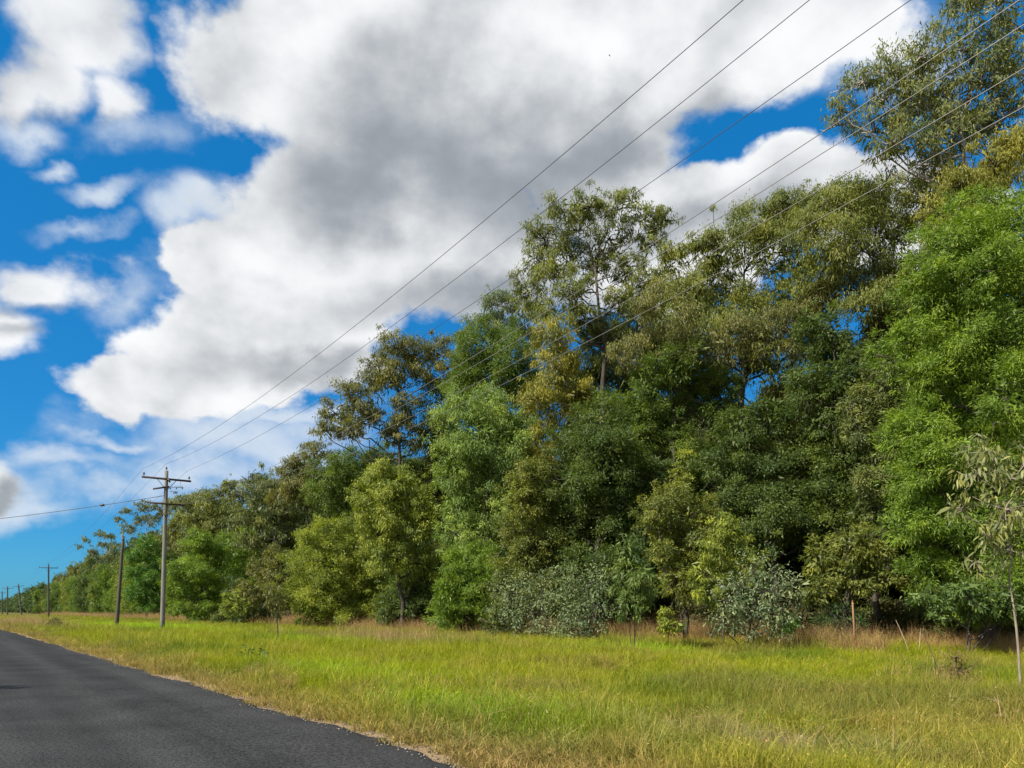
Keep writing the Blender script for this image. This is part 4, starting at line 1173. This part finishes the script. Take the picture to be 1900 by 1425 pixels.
# ------------------------------------------------------------------ grass (instanced tufts)
def tuft_mesh(name, n, rad, h, wid, rng, bend=0.35, seed_heads=0.0, lean=0.25):
    V, Q, T, A = [], [], [], []
    k = 0
    for i in range(n):
        a = rng.random() * 6.28; rr = rad * math.sqrt(rng.random())
        p = np.array([math.cos(a) * rr, math.sin(a) * rr, -0.02])
        hh = h * rng.uniform(0.45, 1.15)
        d = rng.normal(size=2) * lean
        bd = rng.normal(size=2) * bend
        w = wid * rng.uniform(0.6, 1.3)
        pa = rng.random() * 6.28; s = np.array([math.cos(pa), math.sin(pa), 0]) * w * 0.5
        p1 = p + np.array([d[0] * .5, d[1] * .5, 0.55]) * hh
        p2 = p + np.array([d[0] + bd[0] * .6, d[1] + bd[1] * .6, 1.0 - 0.25 * min(1, np.hypot(*bd))]) * hh
        V += [p - s, p + s, p1 + s * .8, p1 - s * .8, p2]
        Q.append((k, k + 1, k + 2, k + 3)); T.append((k + 3, k + 2, k + 4))
        v = rng.random()
        A += [v * 0.8] * 2 + [v * 0.8 + 0.08] * 2 + [min(1, v * 0.8 + 0.2)]
        k += 5
        if rng.random() < seed_heads:
            q = p2 + np.array([bd[0], bd[1], 0.1]) * 0.12
            V += [p2 - s * 1.6, p2 + s * 1.6, q]
            T.append((k, k + 1, k + 2)); A += [1, 1, 1]; k += 3
    return new_mesh(name, np.array(V), [np.array(Q), np.array(T)], M['grass'], False, {'leafv': np.array(A)})

def tuft_collection(name, specs):
    c = bpy.data.collections.new(name)
    for i, sp in enumerate(specs):
        o = bpy.data.objects.new('grass_tuft', tuft_mesh('grass_tuft', rng=np.random.default_rng(300 + i + len(name)), **sp))
        c.objects.link(o)
    return c

def gauss(x, y, px, py, rx, ry):
    """patch centred where the ray through a photo pixel meets the ground; radii in metres along the road / across"""
    Yd = F * CAMH / (py - HZ); cx = (px - 950) / F * Yd
    s0, t0 = st(cx, Yd); s, t = st(x, y)
    return np.exp(-(((t - t0) / rx) ** 2 + ((s - s0) / ry) ** 2))

def forest_dist(x, y):
    """metres in front of the wood edge (positive towards the road)"""
    return (edge_x(y) - x) * 0.819

def sample_points(n, ylo, yhi, rng, pw=1.0, smin=0.05, fdmin=-1.0):
    """points in the visible wedge between road and wood, density falling with depth"""
    out = []
    tot = 0
    while tot < n:
        m_ = n * 3
        u = rng.random(m_)
        if abs(pw - 1) < 1e-6:
            y = ylo * (yhi / ylo) ** u
        else:
            y = (ylo ** (1 - pw) + u * (yhi ** (1 - pw) - ylo ** (1 - pw))) ** (1 / (1 - pw))
        hw = 0.78 * y + 1.5
        x = rng.uniform(-1, 1, m_) * hw
        s, t = st(x, y)
        ok = (s > smin + road_edge(t)) & (forest_dist(x, y) > fdmin)
        p = np.stack([x[ok], y[ok]], 1)
        out.append(p); tot += len(p)
    return np.concatenate(out)[:n]

GREEN = np.array([0.310, 0.350, 0.008]); DEEP = np.array([0.150, 0.220, 0.012]); STRAW = np.array([0.46, 0.35, 0.10])
RUST = np.array([0.31, 0.205, 0.088]); LIME = np.array([0.36, 0.53, 0.012]); GREYB = np.array([0.30, 0.245, 0.12])
def grass_colour(x, y, rng):
    s, t = st(x, y)
    s = s - road_edge(t)
    n1 = fbm(x * 0.28, y * 0.28, 4); n2 = fbm(x * 0.9 + 40, y * 0.9, 4); n3 = fbm(x * 0.16 + 9, y * 0.16 + 4, 3)
    w = lambda v, a, b: np.clip((v - a) / (b - a), 0, 1)[:, None]
    c = GREEN + (DEEP - GREEN) * w(n1, 0.48, 0.68)
    c = c + (STRAW * 0.75 + GREEN * 0.25 - c) * w(n2, 0.54, 0.78) * 0.75
    c = c + (RUST * 0.6 + GREEN * 0.4 - c) * w(n3, 0.54, 0.72) * 0.55
    edge = np.clip(1 - (s - 0.1) / (0.8 + 1.3 * n1), 0, 1)[:, None]
    c = c + (RUST * 0.45 + STRAW * 0.55 - c) * edge * 0.85
    lime = np.maximum.reduce([gauss(x, y, 1180, 1216, 3.0, 0.9), 0.9 * gauss(x, y, 560, 1196, 4.5, 1.1), gauss(x, y, 250, 1166, 22, 3.0), 0.5 * gauss(x, y, 860, 1330, 2.5, 0.9), 0.5 * gauss(x, y, 640, 1262, 3.0, 1.0)])
    c = c + (LIME - c) * np.clip(lime * 1.2, 0, 1)[:, None]
    dry = np.maximum.reduce([gauss(x, y, 1420, 1400, 1.6, 0.8) * 1.6 * n2, gauss(x, y, 1230, 1372, 1.2, 0.5) * 1.3 * n2, gauss(x, y, 1000, 1300, 1.4, 0.45) * n2, gauss(x, y, 60, 1160, 16, 1.5) * 0.8, gauss(x, y, 725, 1196, 5.5, 1.6)])
    c = c + (GREYB - c) * np.clip(dry * 1.1, 0, 1)[:, None]
    fd = forest_dist(x, y)
    brown = np.clip((4.2 + 4.2 * (n1 - 0.5) * 2 + 2.0 * (n2 - 0.5) * 2 - fd) / 1.6, 0, 1)[:, None] * (1 - np.clip(lime, 0, 1)[:, None] * 0.7)
    c = c + (RUST * 0.7 + STRAW * 0.3 - c) * brown * 0.8
    return np.clip(c * rng.uniform(0.78, 1.2, (len(x), 1)), 0, 1), edge[:, 0], brown[:, 0], np.clip(lime, 0, 1)

lawn = tuft_collection('lawn_tufts', [dict(n=38, rad=0.17, h=0.34, wid=0.0105, bend=b, lean=l) for b, l in ((0.3, 0.16), (0.45, 0.22), (0.25, 0.12), (0.5, 0.28))] +
                       [dict(n=26, rad=0.16, h=0.46, wid=0.010, bend=0.5, lean=0.25, seed_heads=0.2)])
rng = np.random.default_rng(77)
def lawn_points():
    a = sample_points(15000, 5.5, 22, rng, 0.9, smin=0.02)
    b = sample_points(15000, 18, 60, rng, 1.0, smin=0.05)
    c = sample_points(9000, 55, 260, rng, 1.0, smin=0.1, fdmin=-2)
    return np.concatenate([a, b, c])
pp = lawn_points()
x, y = pp[:, 0], pp[:, 1]
gc, eg, br, lm = grass_colour(x, y, rng)
n = len(pp)
keep = rng.random(n) > eg * 0.45 + 1.5 * np.clip(0.24 + 1.0 * (fbm(x * 1.3, y * 1.3, 2) - 0.5) - (st(x, y)[0] - road_edge(st(x, y)[1])), 0, 1)
x, y, gc, eg, br, lm = x[keep], y[keep], gc[keep], eg[keep], br[keep], lm[keep]; n = len(x)
big = np.clip((y / 16.0), 1, 4.5) ** 0.6
hs = rng.uniform(0.6, 1.3, n) * (1 - 0.62 * eg) * (0.45 + 1.1 * fbm(x * 1.1, y * 1.1, 3)) * np.where(y > 55, 0.9, 1)
scl = np.stack([big * rng.uniform(0.85, 1.2, n), big * rng.uniform(0.85, 1.2, n), hs * np.clip(big, 1, 1.45)], 1)
instancer('grass', 'yellow-green rough grass covering the verge between road and forest', 'grass', np.stack([x, y, gz(x, y)], 1), scl, rng.random(n) * 6.28,
          rng.normal(0, .08, n), rng.normal(0, .08, n), rng.integers(0, 5, n), gc, lawn)

# tall dry grass along the wood edge and in the dry patches
dryc = tuft_collection('dry_tufts', [dict(n=26, rad=0.30, h=0.78, wid=0.009, bend=0.45, lean=l, seed_heads=0.35) for l in (0.22, 0.34, 0.42, 0.28)])
def strip_points(n, ylo, yhi, f0, f1):
    y = ylo * (yhi / ylo) ** rng.random(n)
    return np.stack([edge_x(y) - rng.uniform(f0, f1, n) / 0.819, y], 1)
pp = np.concatenate([strip_points(11000, 15, 75, -1.5, 6.0), strip_points(4000, 70, 330, -2.5, 6.0), sample_points(9000, 14, 110, rng, 1.0)])
x, y = pp[:, 0], pp[:, 1]
gc, eg, br, lm = grass_colour(x, y, rng)
patch = np.maximum(gauss(x, y, 725, 1194, 5.0, 1.5), np.maximum(gauss(x, y, 45, 1160, 20, 1.8), gauss(x, y, 1770, 1282, 0.8, 0.5) * 0.6))
dens = np.clip(br * (0.45 + 0.9 * fbm(x * 0.8 + 7, y * 0.8, 3)) + patch * 1.3, 0, 1) * (1 - lm * 0.8)
keep = rng.random(len(x)) < dens
x, y = x[keep], y[keep]; n = len(x)
mixv = rng.random((n, 1)); gc = (RUST * mixv + STRAW * np.array([0.95, 0.92, 1.1]) * (1 - mixv)) * rng.uniform(0.8, 1.5, (n, 1))
big = np.clip(y / 30.0, 1, 4) ** 0.6
hs = rng.uniform(0.75, 1.5, n) * (0.7 + 0.7 * fbm(x * 0.4, y * 0.4, 3))
instancer('dry_grass', 'tall reddish brown dry grass along the forest edge', 'grass', np.stack([x, y, gz(x, y)], 1), np.stack([big, big, hs * np.clip(big, 1, 1.3)], 1), rng.random(n) * 6.28,
          rng.normal(0, .12, n), rng.normal(0, .12, n), rng.integers(0, 4, n), gc, dryc)

# coarser tussocks and lone dry tufts breaking up the turf
tusc = tuft_collection('tussock_tufts', [dict(n=44, rad=0.12, h=0.52, wid=0.011, bend=0.7, lean=l, seed_heads=0.06) for l in (0.3, 0.45, 0.38)])
pp = sample_points(2600, 7, 60, rng, 1.0, smin=0.9, fdmin=1)
x, y = pp[:, 0], pp[:, 1]
keep = fbm(x * 0.6 + 20, y * 0.6, 3) > 0.47
x, y = x[keep], y[keep]; n = len(x)
gt, _, _, _ = grass_colour(x, y, rng)
drym = rng.random((n, 1)) < 0.32
gt = np.where(drym, STRAW * rng.uniform(0.6, 1.0, (n, 1)), gt * np.array([0.78, 0.92, 1.0]) * rng.uniform(0.75, 1.25, (n, 1)))
instancer('tussock_grass', 'coarse grass tussocks and lone straw tufts dotted through the verge', 'grass', np.stack([x, y, gz(x, y)], 1), np.stack([np.clip(y / 20, 1, 2)] * 2 + [rng.uniform(.55, 1.15, n)], 1), rng.random(n) * 6.28,
          rng.normal(0, .12, n), rng.normal(0, .12, n), rng.integers(0, 3, n), gt, tusc)

# long pale seed stalks standing out of the grass
stalkc = tuft_collection('stalk_tufts', [dict(n=3, rad=0.12, h=0.62, wid=0.009, bend=0.9, lean=0.35, seed_heads=1.0), dict(n=2, rad=0.1, h=0.7, wid=0.009, bend=0.6, lean=0.5, seed_heads=1.0)])
pp = sample_points(620, 7, 34, rng, 1.0, smin=1.5, fdmin=1)
x, y = pp[:, 0], pp[:, 1]
keep = fbm(x * 0.5 + 3, y * 0.5, 2) > 0.45
x, y = x[keep], y[keep]; n = len(x)
instancer('grass_stalks', 'scattered pale straw seed stalks bending above the grass', 'grass', np.stack([x, y, gz(x, y)], 1), np.stack([np.ones(n), np.ones(n), rng.uniform(.6, 1.1, n)], 1), rng.random(n) * 6.28,
          rng.normal(0, .15, n), rng.normal(0, .15, n), rng.integers(0, 2, n), np.broadcast_to(np.array([0.42, 0.36, 0.15]), (n, 3)) * rng.uniform(.7, 1.1, (n, 1)), stalkc)

# ------------------------------------------------------------------ gravel at the road edge
def gravel():
    rng = np.random.default_rng(9)
    n = 2600
    t = 6 + 40 * rng.random(n) ** 1.7
    s = road_edge(t) + rng.normal(0.10, 0.13, n)
    x, y = xy(s, t)
    r = rng.uniform(0.006, 0.02, n)
    octv = np.array([[1, 0, 0], [-1, 0, 0], [0, 1, 0], [0, -1, 0], [0, 0, .7], [0, 0, -.7]])
    octf = np.array([[0, 2, 4], [2, 1, 4], [1, 3, 4], [3, 0, 4], [2, 0, 5], [1, 2, 5], [3, 1, 5], [0, 3, 5]])
    z = np.where(s < road_edge(t) - 0.02, 0.036, 0.012)
    V = np.stack([x, y, z], 1)[:, None] + octv[None] * r[:, None, None] * rng.uniform(.6, 1.3, (n, 6, 1))
    fcs = (octf[None] + np.arange(n)[:, None, None] * 6).reshape(-1, 3)
    return new_mesh('gravel', V.reshape(-1, 3), fcs, M['stone'])
tag(link('gravel', gravel()), 'loose pale gravel along the broken asphalt edge', 'gravel', kind='stuff')

# ------------------------------------------------------------------ small things
g = gpt(1587, 26.0)
stk = thing('stake', 'orange-brown timber stake standing in the brown grass before the round olive bush', 'stake', g)
zt = CAMH + (HZ - 1117) / F * 26 - g[2]
mb = MB(); mb.box((-0.04, 0, zt / 2 - 0.1), np.array([0.022, 0, 0]), np.array([0, 0.02, 0]), np.array([-0.055, 0, zt / 2 + 0.1])); mb.build('post', M['stake'], stk)
mb = MB(); mb.tube([(-0.095, 0, zt), (-0.098, 0, zt + 0.07)], [0.03, 0.004], 4); mb.build('point', M['stake'], stk)
for k, (bx, by_, tx, ty, lab) in enumerate(((1693, 1220, 1662, 1150, 'longest pale dead stick leaning left, right of the orange stake'),
                                            (1702, 1222, 1708, 1165, 'upright pale dead stick right of the orange stake'),
                                            (1668, 1222, 1660, 1190, 'shortest pale dead stick nearest the orange stake'),
                                            (1752, 1262, 1712, 1172, 'dark dead stick leaning left out of the dry wispy bush'))):
    Yd = 24.0 if k < 3 else 16.0
    b0 = gpt(bx, Yd); b1 = P(tx, ty, Yd + 0.4)
    mb = MB(); mb.tube([b0 - np.array([0, 0, .1]), b0 * .5 + b1 * .5 + np.array([0.02, 0, 0.0]), b1], [0.012, 0.009, 0.004], 5)
    tag(mb.build('dead_stick', M['stem_dark' if k == 3 else 'straw'], None, True), lab, 'stick', 'dead sticks in the grass')

bp = P(1131, 103, 55)
bird = thing('bird', 'tiny dark bird gliding high against the grey cloud', 'bird', bp)
mb = MB()
mb.tube([(-0.14, 0, 0.02), (-0.08, 0, 0), (0.02, 0, 0), (0.12, 0, -0.01), (0.17, 0, -0.02)], [0.02, 0.045, 0.05, 0.03, 0.01], 6); mb.build('body', M['bird'], bird, True)
for sgn in (-1, 1):
    mb = MB(); mb.tube([(-0.02, 0, 0), (-0.04, sgn * 0.18, 0.05), (0.04, sgn * 0.36, 0.03)], [0.045, 0.035, 0.006], 5); mb.build('wing', M['bird'], bird, True)
bird.rotation_euler = (0.5, 0.55, 0.3)
bird.scale = (0.5, 0.5, 0.5)

if False:
    print('TRIS', sum(TRIS.values()))
